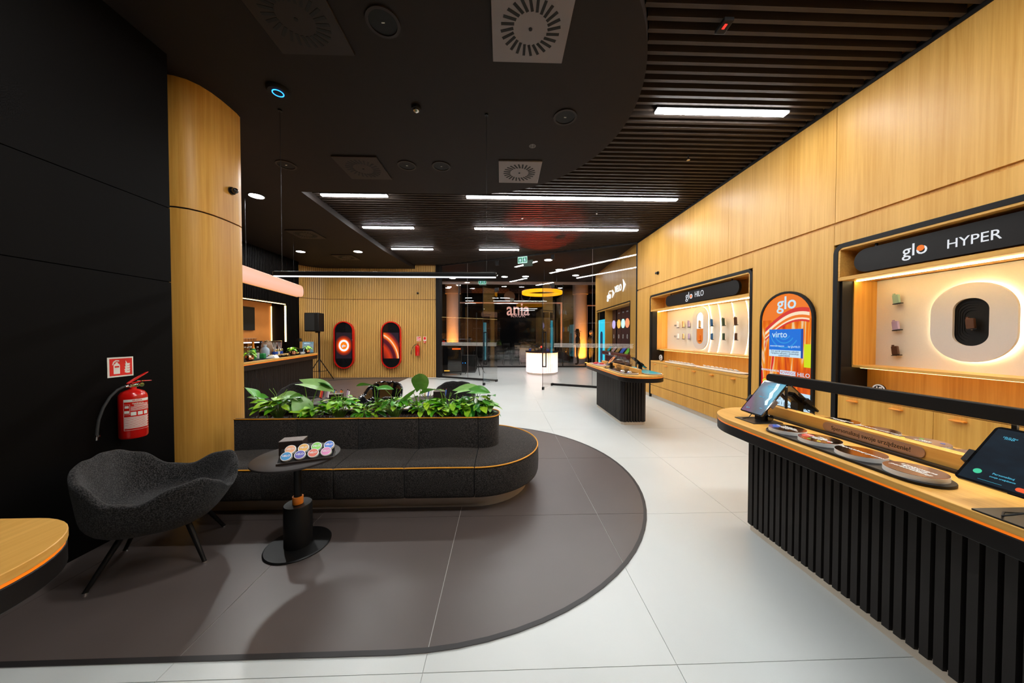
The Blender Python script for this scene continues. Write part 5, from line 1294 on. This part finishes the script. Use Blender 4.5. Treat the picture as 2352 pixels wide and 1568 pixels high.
for s in (1.1825, 5.4025): obj('joint', fbox(s-.004, s+.004, -.006, .006, .05, 3.98), 'vent_grey', gf)
for s in (HL, HR):
    obj('patch_fitting', fbox(s-.09, s+.05, -.02, .02, DH-.02, DH+.09), 'black_metal', gf)
    obj('ceiling_clamp', fbox(s-.05, s+.05, -.03, .03, 3.80, 3.95), 'black_metal', gf)
dots = G()
for s0, s1 in ((.1, HL-.05), (HR+.05, FLn-.08)):
    s = s0; k = 0
    while s < s1:
        for r in range(4):
            z = 1.17+.032*r; ss = s+(.016 if r % 2 else 0); a = FQ(ss-.009, .0062, z-.009); b = FQ(ss+.009, .0062, z-.009)
            dots.add([a, b, (b.x,b.y,z+.009), (a.x,a.y,z+.009)], [(0,1,2,3)])
        s += .034
obj('dot_band', dots, 'white_board', gf, kind='stuff')
def door(name, s, sg, label):
    t = thing(name, None, None, tuple(FQ(s, 0, 0)), kind='structure')
    def dbox(o0, o1, s0, s1, z0, z1): return fbox(s+s0, s+s1, o0, o1, z0, z1)
    obj('pane', dbox(.02, .93, -.005, .005, .015, DH), 'glass', t)
    obj('pane_edge', dbox(.93, .938, -.006, .006, .015, DH), 'frame_black', t); obj('top_shoe', dbox(.0, .12, -.014, .014, DH-.06, DH+.0), 'black_metal', t); obj('floor_shoe', dbox(.0, .12, -.02, .02, .0, .07), 'black_metal', t)
    obj('lock', dbox(.84, .93, -.022, .022, .0, .075), 'black_metal', t)
    g = G()
    for side in (-1, 1): g.add(*[dbox(.78, .81, side*.05-.012, side*.05+.012, .62, 1.62).v, dbox(.78, .81, side*.05-.012, side*.05+.012, .62, 1.62).f])
    for z in (.62, 1.59): g.add(dbox(.78, .81, -.05, .05, z, z+.03).v, dbox(.78, .81, -.05, .05, z, z+.03).f)
    obj('handle', g, 'black_metal', t)
door('door_1', HL, 1, ''); door('door_2', HR, 1, '')
def exit_sign(c, w_, h_, ax, label):
    t = thing('exit_sign', label, 'sign', c); A = AX(c, *ax)
    obj('plate', G().prism(rrect(0, 0, w_/2, h_/2, .006), -.01, .0).xf(A), emat('exit_white'+label[:4], (.55,.95,.80), 1.0), t)
    emat('exit_green', (.01,.38,.20), .6)
    obj('green_field', G().box(-w_*.46, -h_*.36, .001, -w_*.03, h_*.36, .002).xf(A), 'exit_green', t)
    obj('green_field', G().box(w_*.03, -h_*.36, .001, w_*.46, h_*.36, .002).xf(A), 'exit_green', t)
    obj('arrow', G().prism([(-w_*.38,-h_*.05),(-w_*.245,h_*.24),(-w_*.11,-h_*.05),(-w_*.19,-h_*.05),(-w_*.19,-h_*.26),(-w_*.30,-h_*.26),(-w_*.30,-h_*.05)], .002, .003).xf(A), 'ad_white', t)
    obj('runner', G().prism([(w_*.16,-h_*.28),(w_*.22,-h_*.28),(w_*.25,-h_*.08),(w_*.31,-h_*.26),(w_*.36,-h_*.24),(w_*.29,h_*.02),(w_*.36,h_*.10),(w_*.34,h_*.15),(w_*.27,h_*.10),(w_*.25,h_*.28),(w_*.19,h_*.28),(w_*.20,h_*.10),(w_*.12,h_*.06),(w_*.14,h_*.0),(w_*.20,h_*.03)], .002, .003).xf(A), 'ad_white', t)
    obj('hanger', G().box(-w_*.5, h_*.5, -.008, w_*.5, h_*.5+.03, -.002).xf(A), 'black_metal', t)
exit_sign((.62, 9.66, 3.83), .31, .20, (tuple(fe), (0,0,1)), 'green exit sign hanging before the glass front')
exit_sign((-.93, 14.75, 4.02), .34, .22, FB, 'far green exit sign hanging inside the vestibule')
# ---- oak wall beyond the glass
W0 = Vector((3.70, 8.46, 0)); W1 = Vector((3.93, 13.1, 0))
def wx(y): return W0.x+(W1.x-W0.x)*(y-W0.y)/(W1.y-W0.y)
def wbox(y0, y1, z0, z1, d0, d1): return G().prism([(wx(y0)+d0,y0),(wx(y1)+d0,y1),(wx(y1)+d1,y1),(wx(y0)+d1,y0)], z0, z1)
wv_ = struct('wall_vestibule', wbox(8.46, 13.1, 0, 4.06, .5, .6), 'oak_warm')
def vb(y0, y1, z0, z1): obj('panel', wbox(y0+.001, y1-.001, z0, z1, 0, .03), 'oak', wv_)
vb(8.46, 9.05, 0, 4.06); vb(12.92, 13.1, 0, 4.06)
for a, b in ((9.05, 10.3), (10.3, 11.6), (11.6, 12.92)): vb(a, b, 2.52, 4.06)
obj('end_face', G().box(wx(13.1), 13.1, 0, wx(13.1)+.6, 13.14, 4.06), 'oak', wv_)
obj('niche_back', wbox(9.05, 12.92, 0, 2.52, .34, .40), 'black_matte', wv_)
obj('niche_frame', wbox(9.05, 12.92, 2.50, 2.53, -.01, .03), 'frame_black', wv_); obj('niche_frame', wbox(9.04, 9.07, 0, 2.52, -.01, .03), 'frame_black', wv_)
obj('niche_head', wbox(9.05, 12.92, 2.46, 2.50, 0, .34), 'oak', wv_); obj('niche_side', wbox(11.72, 11.76, .0, 2.48, .02, .34), 'oak_warm', wv_)
pmat('plum_panel', (.075,.030,.030), .35); pmat('plum_rail', (.10,.020,.025), .3)
t = thing('flavour_display', 'dark wall display of vertical strips with coloured glowing discs behind the glass', 'display', (wx(10.4)+.3, 10.4, .9))
emat('disc_amber', (1,.45,.08), 1.5); emat('disc_mint', (.55,1,.80), 1.6); emat('disc_red', (1,.28,.14), 1.5); emat('disc_gold', (1,.55,.03), 1.6); emat('disc_blue', (.12,.30,1), 1.6); emat('disc_lilac', (.6,.5,.9), 1.2)
dm = ['disc_lilac', 'disc_amber', 'disc_mint', 'disc_red', 'disc_gold', 'disc_blue']
ys_ = [11.55, 10.97, 10.53, 10.12, 9.75, 9.36]
nm = ['', 'LILAC', 'MINT', 'BERRY', 'ORIGINAL', 'COOL MINT']
for k, y in enumerate(ys_):
    hw2 = .18; xx = wx(y)+.30
    obj('strip', G().box(xx, y-hw2, .9, xx+.02, y+hw2, 2.46), 'plum_panel', t, bevel=.004)
    obj('glow_disc', G().cyl((xx-.012, y, 1.92), (xx, y, 1.92), .155, n=32), dm[k], t)
    obj('numeral', G().ring(circ(y, 1.48, .035, 20, .075), circ(y, 1.48, .018, 20, .055), xx-.006, xx-.001, 'x'), 'white_plastic', t)
    if nm[k] and k > 0: text('lettering', nm[k], .055, (xx-.002, y, 2.30), FR, 'letter_print', t, .001)
obj('rail', G().cyl((wx(9.05)-.06, 9.0, .88), (wx(11.6)-.06, 11.6, .88), .075, n=16), 'plum_rail', t)
text('lettering', 'glo', .14, (wx(10.6)-.142, 10.6, .90), FR, 'ad_white', t, .001, bold=.003)
obj('base_panel', wbox(9.1, 11.7, 0, .80, .02, .06), 'plum_rail', t)
for k, (y, m_) in enumerate(((11.3, 'teal_print'), (10.75, 'pink_print'), (10.3, 'jar_amber'), (9.85, 'dot_blue'), (9.4, 'dot_green'))):
    p = thing('sample_card', 'tilted '+['teal','pink','amber','blue','green'][k]+' sample card above the plum rail', 'card', (wx(y)+.06, y, .96), group='sample cards in the flavour display')
    obj('card', G().prism([(wx(y)+.0,.96),(wx(y)+.12,1.12),(wx(y)+.13,1.11),(wx(y)+.01,.95)], y-.12, y+.12, 'y'), m_, p); obj('support', G().box(wx(y)+.08, y-.1, .93, wx(y)+.10, y+.1, 1.06), 'black_matte', p)
emat('light_cyan', (.03,.62,.85), 1.25); emat('light_cyan2', (.35,.9,1), 1.5)
t = thing('light_box', 'tall cyan light box with a dark pen device beside the flavour display', 'light box', (wx(12.25), 12.25, .3))
obj('black_back', wbox(11.76, 12.9, 0, 2.46, .06, .12), 'black_gloss', t)
obj('cyan_face', wbox(11.86, 12.65, .35, 2.13, .02, .06), 'light_cyan', t); obj('bright_edge', wbox(12.60, 12.66, .35, 2.13, .015, .05), 'light_cyan2', t)
obj('pen_picture', G().prism(rrect(12.2, 1.05, .14, .62, .13), wx(12.2)+.005, wx(12.2)+.018, 'x'), 'letter_dark_blue', t)
# neon lettering with arrows
t = thing('neon_sign', 'white neon lettering glo and velo with arrows on the oak wall', 'sign', (wx(10.3), 10.3, 2.95))
text('lettering', 'glo', .36, (wx(11.1)-.02, 11.12, 2.92), FR, 'neon_white', t, .01, sx=.95, bold=-.003)
text('lettering', 'VELO', .31, (wx(10.1)-.02, 10.10, 3.03), FR, 'neon_white', t, .01, sx=.80, bold=-.003)
for y, z, h in ((10.62, 2.95, .14), (9.52, 3.06, .19)):
    obj('arrow', G().prism([(y+.10, z+h), (y-.10, z), (y+.10, z-h), (y+.05, z)], wx(y)-.03, wx(y)-.01, 'x'), 'neon_white', t)
# ---- lit drum counter and ring lamp
m, N, L, b = newmat('drum_skin')
tc = N.new('ShaderNodeTexCoord'); sp = N.new('ShaderNodeSeparateXYZ'); L.new(tc.outputs['Object'], sp.inputs[0])
mr = N.new('ShaderNodeMapRange'); mr.inputs[1].default_value = 0; mr.inputs[2].default_value = .85; L.new(sp.outputs[2], mr.inputs[0])
L.new(ramp(N, L, mr.outputs[0], [(0, (1.0,.62,.60)), (.5, (1,.74,.64)), (.85, (1,.70,.42)), (1, (1,.48,.14))]), b.inputs['Emission Color']); b.inputs['Emission Strength'].default_value = 1.5
DC = (1.58, 12.45)
dr = thing('drum_counter', 'round glowing pink and white drum counter behind the glass front', 'counter', (DC[0], DC[1], 0))
obj('plinth', G().cyl((*DC, 0), (*DC, .07), .58, n=48), 'plinth_steel', dr)
n = 44; me = None
for k in range(n):
    a = 2*pi*k/n
    if me is None:
        o = obj('slat', G().prism([(.59,-.042),(.625,-.036),(.625,.036),(.59,.042)], .09, .84), 'drum_skin', None); me = o.data; o.parent = dr
    else: o = bpy.data.objects.new('slat', me); C.objects.link(o); o.parent = dr
    o.location = (0,0,0); o.rotation_euler = (0,0,a)
obj('core', G().cyl((*DC, .07), (*DC, .84), .592, n=48), 'drum_skin', dr)
obj('top', G().cyl((*DC, .875), (*DC, .90), .66, n=48), 'apron_black', dr); obj('glow_line', G().cyl((*DC, .845), (*DC, .875), .64, n=48), 'plum_rail', dr)
for k in range(9):
    a = 2*pi*k/9+.2; x, y = DC[0]+.45*math.cos(a), DC[1]+.45*math.sin(a)
    bell(x, y, .90, ['jar_dark','dot_blue','jar_amber'][k % 3], 'clear bell jar with '+['black','blue','amber'][k % 3]+' filling on the round glowing counter', 'bell jars on the drum counter', 1.9)
emat('led_vest', (.95,.96,1.0), 120.0); emat('ring_orange', (1,.36,.0), 1.7)
t = thing('ring_lamp', 'large glowing orange ring lamp hanging over the drum counter', 'lamp', (DC[0], DC[1], 3.2))
obj('ring', G().ring(circ(*DC, .80, 64), circ(*DC, .66, 64), 3.15, 3.27), 'ring_orange', t, bevel=.015)
for a in (.5, 2.6, 4.7): obj('wire', G().cyl((DC[0]+.73*math.cos(a), DC[1]+.73*math.sin(a), 3.27), (DC[0]+.73*math.cos(a), DC[1]+.73*math.sin(a), 4.055), .004, n=6), 'black_metal', t)
for x, y in ((-2.9, 13.0), (-1.6, 12.9), (.1, 13.6), (1.0, 13.5), (2.2, 12.1), (3.1, 13.2), (-2.2, 14.0), (1.55, 10.55)):
    t = thing('downlight', 'round lit downlight in the vestibule ceiling', 'ceiling light', (x, y, 4.06), group='vestibule downlights')
    obj('diffuser', G().prism(circ(x, y, .13), 4.05, 4.06), 'led_vest', t); obj('rim', G().ring(circ(x, y, .155), circ(x, y, .13), 4.045, 4.06), 'vent_dark', t)
# ---- sound desk, subwoofer, stand
t = thing('sound_desk', 'black sound desk with an orange light strip behind the glass', 'desk', (-1.85, 12.25, 0))
obj('body', G().box(-2.28, 11.95, .05, -1.55, 12.6, 1.12), 'black_gloss', t, bevel=.01); obj('top', G().box(-2.32, 11.9, 1.12, -1.45, 12.65, 1.15), 'black_matte', t)
obj('light_strip', G().box(-1.9, 11.935, .98, -1.58, 11.95, 1.03), emat('strip_red', (1,.12,.01), 1.4), t); obj('floor_glow', G().box(-2.2, 11.93, .16, -2.0, 11.95, .19), emat('strip_amber', (1,.45,.05), 1.6), t)
for x in (-2.25, -1.6): obj('caster', G().cyl((x,12.0,.03), (x+.03,12.0,.03), .03, n=12), 'rubber', t)
t = thing('mixing_console', 'dark mixing console on the sound desk', 'mixer', (-1.9, 12.2, 1.15))
obj('case', G().prism([(12.0,1.15),(12.45,1.15),(12.45,1.24),(12.0,1.18)], -2.2, -1.6, 'x'), 'black_metal', t)
g = G()
for i in range(10):
    for j in range(4): g.cyl((-2.15+.055*i, 12.05+.1*j, 1.185+.013*j), (-2.15+.055*i, 12.05+.1*j, 1.205+.013*j), .012, n=6)
obj('knobs', g, 'vent_grey', t)['kind'] = 'stuff'
t = thing('subwoofer', 'large black subwoofer box with a blue light behind the glass', 'speaker', (-1.45, 12.85, 0))
obj('cabinet', G().box(-1.75, 12.75, .0, -1.10, 13.35, .70), 'black_matte', t, bevel=.015); obj('grille', G().box(-1.70, 12.74, .05, -1.15, 12.75, .65), 'vent_slot', t)
obj('power_light', G().cyl((-1.50,12.735,.40), (-1.50,12.74,.40), .014, n=10), 'blue_led', t)
t = thing('microphone_stand', 'black tripod stand just behind the glass front', 'stand', (-1.0, 12.2, 0))
obj('pole', G().cyl((-1.0,12.2,.2), (-1.0,12.2,2.4), .018, n=10), 'black_metal', t)
for a in (D(-70), D(-180), D(50)): obj('leg', G().cyl((-1.0,12.2,.75), (-1.0+.45*math.cos(a),12.2+.45*math.sin(a),.012), .013, n=8), 'black_metal', t)
t = thing('stage_light', 'small red stage light standing on the sound desk', 'stage light', (-2.24, 12.0, 1.15))
obj('can', G().lathe([(.001,0),(.05,.0),(.06,.03),(.06,.16),(.052,.16),(.05,.05),(.001,.05)], (-2.24,12.0,1.15), 18), 'red_paint', t)
obj('lens', G().cyl((-2.24,12.0,1.28), (-2.24,12.0,1.285), .05, n=18), emat('red_lens', (1,.03,.01), 3.0), t)
def spot(parent, loc, target, power, col, size):
    l = bpy.data.lights.new('spot', 'SPOT'); l.energy = power; l.color = col; l.spot_size = size; l.spot_blend = .35; l.shadow_soft_size = .04
    o = bpy.data.objects.new('lamp_beam', l); C.objects.link(o); o.parent = parent; o.location = Vector(loc)-ORG[parent]
    o.rotation_euler = (Vector(target)-Vector(loc)).to_track_quat('-Z', 'Y').to_euler()
spot(t, (-2.24,12.0,1.34), (-1.9,12.3,4.0), 60, (1,.04,.01), D(50))
t2 = thing('stage_light', 'red stage light standing on the glowing drum counter', 'stage light', (1.58, 12.5, .9))
obj('can', G().cyl((1.58,12.5,.95), (1.56,12.38,1.06), .05, .055, 18), 'black_metal', t2); obj('lens', G().cyl((1.56,12.38,1.06), (1.5595,12.376,1.0635), .045, n=18), 'red_lens', t2)
obj('bracket', G().box(1.51,12.45,.9,1.65,12.55,.915).box(1.51,12.48,.9,1.52,12.52,1.0).box(1.64,12.48,.9,1.65,12.52,1.0), 'black_metal', t2)
spot(t2, (1.558,12.36,1.075), (1.05,7.9,4.02), 2200, (1,.06,.02), D(21))
# ---- second glass front, mall beyond
g2 = thing('window_2', None, None, (0, 14.95, 0), kind='structure')
xs = [-4.5, -3.3, -2.05, 2.9, 5.2, 6.5]
for a, b in zip(xs, xs[1:]): obj('pane', G().box(a+.01, 14.945, .06, b-.01, 14.955, 3.93), 'glass', g2)
for x in xs: obj('mullion', G().box(x-.02, 14.92, 0, x+.02, 14.98, 3.95), 'frame_black', g2)
obj('base_rail', G().box(-4.5, 14.91, 0, 6.5, 14.99, .06), 'frame_black', g2)
pmat('peach_beam', (.78,.62,.58), .5)
obj('head_beam', G().box(-4.5, 14.85, 3.95, 6.5, 15.05, 4.22), 'peach_beam', g2)
struct('wall_mall', G().box(-9, 20.0, 0, 12, 20.2, 4.8), 'black_panel'); struct('wall_mall', G().box(-5.2, 11.6, 0, -5.0, 20.0, 4.8), 'black_panel'); struct('wall_mall', G().box(7.0, 8.4, 0, 7.2, 20.0, 4.8), 'black_panel')
pmat('mall_floor', (.32,.30,.29), .35); struct('floor', G().box(-6, 15.0, -.004, 9, 20.0, .002), 'mall_floor')
pmat('brick_brown', (.16,.075,.06), .7, var=.5, scale=30); 
wm = struct('wall_shopfront', G().box(-5, 18.6, 3.45, 7, 18.8, 4.6), 'black_panel')
me = None
for r in range(5):
    for k in range(60):
        x = -5+.2*k+(.1 if r % 2 else 0)
        if me is None: o = obj('brick', G().box(0, 18.585, 0, .185, 18.6, .10), 'brick_brown', wm); me = o.data
        else: o = bpy.data.objects.new('brick', me); C.objects.link(o); o.parent = wm
        o.location = (x, 0, 4.02+.115*r)
pmat('plaster_col', (.62,.50,.50), .6)
emat('uplight_orange', (1,.40,.05), 18.0)
for x, lab in ((-2.65, 'pale round column lit orange from below beside the timber wall end'), (4.25, 'pale round column lit orange from below beside the two people')):
    t = thing('mall_column', lab, 'column', (x, 17.0, 0))
    obj('shaft', G().cyl((x,17.0,0), (x,17.0,3.75), .36, n=40), 'plaster_col', t); obj('capital', G().cyl((x,17.0,3.75), (x,17.0,4.5), .42, n=40), 'plaster_col', t)
    u = thing('uplight', 'small orange floor uplight at the foot of the column', 'lamp', (x, 15.75, 0), group='floor uplights at the columns')
    obj('can', G().cyl((x,15.75,0), (x,15.75,.14), .07, n=18), 'black_metal', u); obj('lens', G().cyl((x,15.75,.14), (x,15.75,.145), .06, n=18), 'uplight_orange', u)
    spot(u, (x,15.75,.16), (x,16.7,1.4), 700, (1,.36,.03), D(95))
# shopfront opposite
sf = thing('shop_front', 'dark shop front with peach frame lines and a pink name sign', 'shop front', (.8, 18.3, 0))
pmat('peach_frame', (.70,.42,.34), .5, emit=(1,.45,.30), estr=.12); pmat('sign_pink', (.75,.45,.42), .5, emit=(1,.6,.55), estr=.45)
for x0, x1, z0, z1 in ((-2.6, 3.5, 3.38, 3.45), (-2.6,-2.52,0,3.4), (3.42,3.5,0,3.4), (4.9,5.0,0,3.3), (4.9,6.6,3.25,3.3)): obj('frame_bar', G().box(x0, 18.25, z0, x1, 18.35, z1), 'peach_frame', sf)
obj('fascia', G().box(-2.5, 18.3, 2.55, 3.4, 18.36, 3.38), 'black_panel', sf); obj('shop_glass', G().box(-2.5, 18.31, .1, 3.4, 18.33, 2.55), 'black_gloss', sf)
text('lettering', 'ania', 1.05, (.92, 18.285, 3.02), FB, 'sign_pink', sf, .015, sx=.82, bold=.012); text('lettering', 'KRUK', .30, (.92, 18.285, 2.68), FB, 'sign_pink', sf, .01, space=1.15)
obj('logo_disc', G().cyl((.42, 18.27, 3.78), (.42, 18.30, 3.78), .32, n=32), 'vent_grey', sf); obj('logo_ring', G().ring(circ(1.38, 3.80, .28, 32), circ(1.38, 3.80, .24, 32), 18.27, 18.30, 'y'), 'vent_grey', sf)
for x in (.95, 1.12): obj('logo_bar', G().box(x, 18.27, 3.45, x+.03, 18.3, 4.2), 'vent_grey', sf)
for k in range(9):
    pass
hb = struct('wall_shopfront', G().box(-4.9, 17.9, 0, -3.2, 18.0, 3.6), 'black_panel'); pmat('copper_slat', (.30,.11,.06), .5)
for k in range(13):
    obj('diagonal_slat', G().box(-.62, -.02, -.025, .62, .0, .025).xf(Matrix.Translation((-4.05, 17.9, .3+.27*k)) @ Matrix.Rotation(D(-38), 4, 'Y')), 'copper_slat', hb)
# ---- two people standing in the mall behind the glass
pmat('skin', (.45,.26,.19), .6, var=.05); pmat('coat_black', (.012,.012,.014), .8); pmat('hair_blond', (.45,.27,.12), .6, var=.3, scale=60); pmat('hair_dark', (.02,.012,.01), .6)
def person(loc, rz, label, bend, hairm, hat=None, arm=(.30,.12)):
    t = thing('person', label, 'person', loc, rz, local=True)
    V = []; E_ = []; R = []
    def v(p, r, par=None):
        V.append(p); R.append(r)
        if par is not None: E_.append((par, len(V)-1))
        return len(V)-1
    pel = v((0,0,.95), .145); wst = v((0,0,1.10), .125, pel); chs = v((.02,0,1.30), .15, wst); sh = v((.02,0,1.42), .10, chs); nk = v((.03,0,1.50), .052, sh); hd = v((.05,0,1.58), .072, nk); hc = v((.055,0,1.66), .092, hd); ht = v((.045,0,1.74), .072, hc)
    for s in (-1, 1):
        hp = v((0,s*.09,.90), .105, pel); kn = v((.03,s*.10,.50), .065, hp); an = v((0,s*.11,.09), .045, kn); v((.05,s*.12,.045), .045, an); v((.15,s*.13,.035), .036, len(V)-1)
        so = v((.02,s*.17,1.40), .062, sh); el = v((.02-.02*s,s*.24,1.13), .046, so)
        fx = arm[0] if s > 0 else arm[1]
        wr_ = v((fx,s*.20,1.02+.1*fx), .032, el); pm = v((fx+.05,s*.19,1.01+.1*fx), .036, wr_)
        for k in range(4): a = v((fx+.11,s*.19+(k-1.5)*.017,1.01+.1*fx), .0095, pm); v((fx+.14-.01*abs(k-1.5),s*.19+(k-1.5)*.018,.985+.1*fx), .0085, a)
        a = v((fx+.08,s*.15,1.02+.1*fx), .0105, pm); v((fx+.11,s*.14,1.01+.1*fx), .009, a)
    me = bpy.data.meshes.new('body'); me.from_pydata(V, E_, [])
    me.materials.append(M['coat_black'])
    o = bpy.data.objects.new('body', me); C.objects.link(o); o.parent = t
    md = o.modifiers.new('skin', 'SKIN'); md.use_smooth_shade = True
    for i, r in enumerate(R): me.skin_vertices[0].data[i].radius = (r, r)
    me.skin_vertices[0].data[0].use_root = True
    sd = o.modifiers.new('sub', 'SUBSURF'); sd.levels = 1; sd.render_levels = 1
    # head and hair
    obj('face', G().sphere((.075,0,1.655), .088, 16, (.92,.82,1.2)), 'skin', t)
    obj('nose', G().loft([[(.150,-.012,1.635),(.150,.012,1.635),(.150,0,1.69)],[(.172,-.006,1.638),(.172,.006,1.638),(.160,0,1.66)]]), 'skin', t)
    for s in (-1, 1): obj('eye', G().sphere((.146,s*.030,1.672), .011, 8), 'black_gloss', t)
    obj('hair', G().sphere((.03,0,1.68), .102, 16, (.95,.95,1.12)).loft([[(.02+.09*math.cos(a)-.03,.10*math.sin(a),z) for a in [2*pi*i/14 for i in range(14)]] for z in (1.45,1.55,1.68)]), hairm, t)
    if hat: obj('hat', G().lathe([(.001,1.86),(.07,1.86),(.095,1.78),(.10,1.745),(.21,1.72),(.22,1.728),(.10,1.755)], (.04,0,0), 28), hat, t)
    return t
person((3.93, 16.15, .002), D(170), 'person in black coat and wide black hat standing beyond the glass', 0, 'hair_dark', 'coat_black', (.28,.20))
person((4.66, 16.2, .002), D(200), 'person with fair hair in black clothes standing beyond the glass', 0, 'hair_blond', None, (.25,.05))
t = thing('planter_pot', 'big dark round pot standing in the mall behind the glass', 'pot', (3.45, 17.6, 0))
obj('pot', G().lathe([(.001,0),(.33,0),(.40,.10),(.42,.85),(.38,.85),(.36,.75),(.001,.75)], (3.45,17.6,0), 28), 'black_gloss', t)
obj('soil_top', G().cyl((3.45,17.6,.75), (3.45,17.6,.78), .37, n=24), 'soil', t)
bar_s = None
for k, (x, y, rz) in enumerate(((.25, 16.2, .2), (.75, 16.5, -.3))):
    t = thing('bar_stool', 'tall black metal stool in the mall beyond the vestibule', 'stool', (x, y, .002), rz, 'stools beyond the vestibule', local=True)
    obj('seat', G().box(-.18,-.18,.74,.18,.18,.77), 'black_matte', t, bevel=.02); obj('backrest', G().box(-.18,.16,1.0,.18,.18,1.12), 'black_matte', t)
    for sx in (-1, 1):
        for sy in (-1, 1): obj('leg', G().cyl((sx*.14,sy*.14,.74), (sx*.21,sy*.21,0), .012, n=8), 'black_metal', t)
    for sx in (-1, 1): obj('post', G().cyl((sx*.15,.16,.76), (sx*.16,.17,1.1), .010, n=8), 'black_metal', t)
    obj('footrest', G().box(-.17,-.18,.28,.17,-.165,.30), 'black_metal', t)
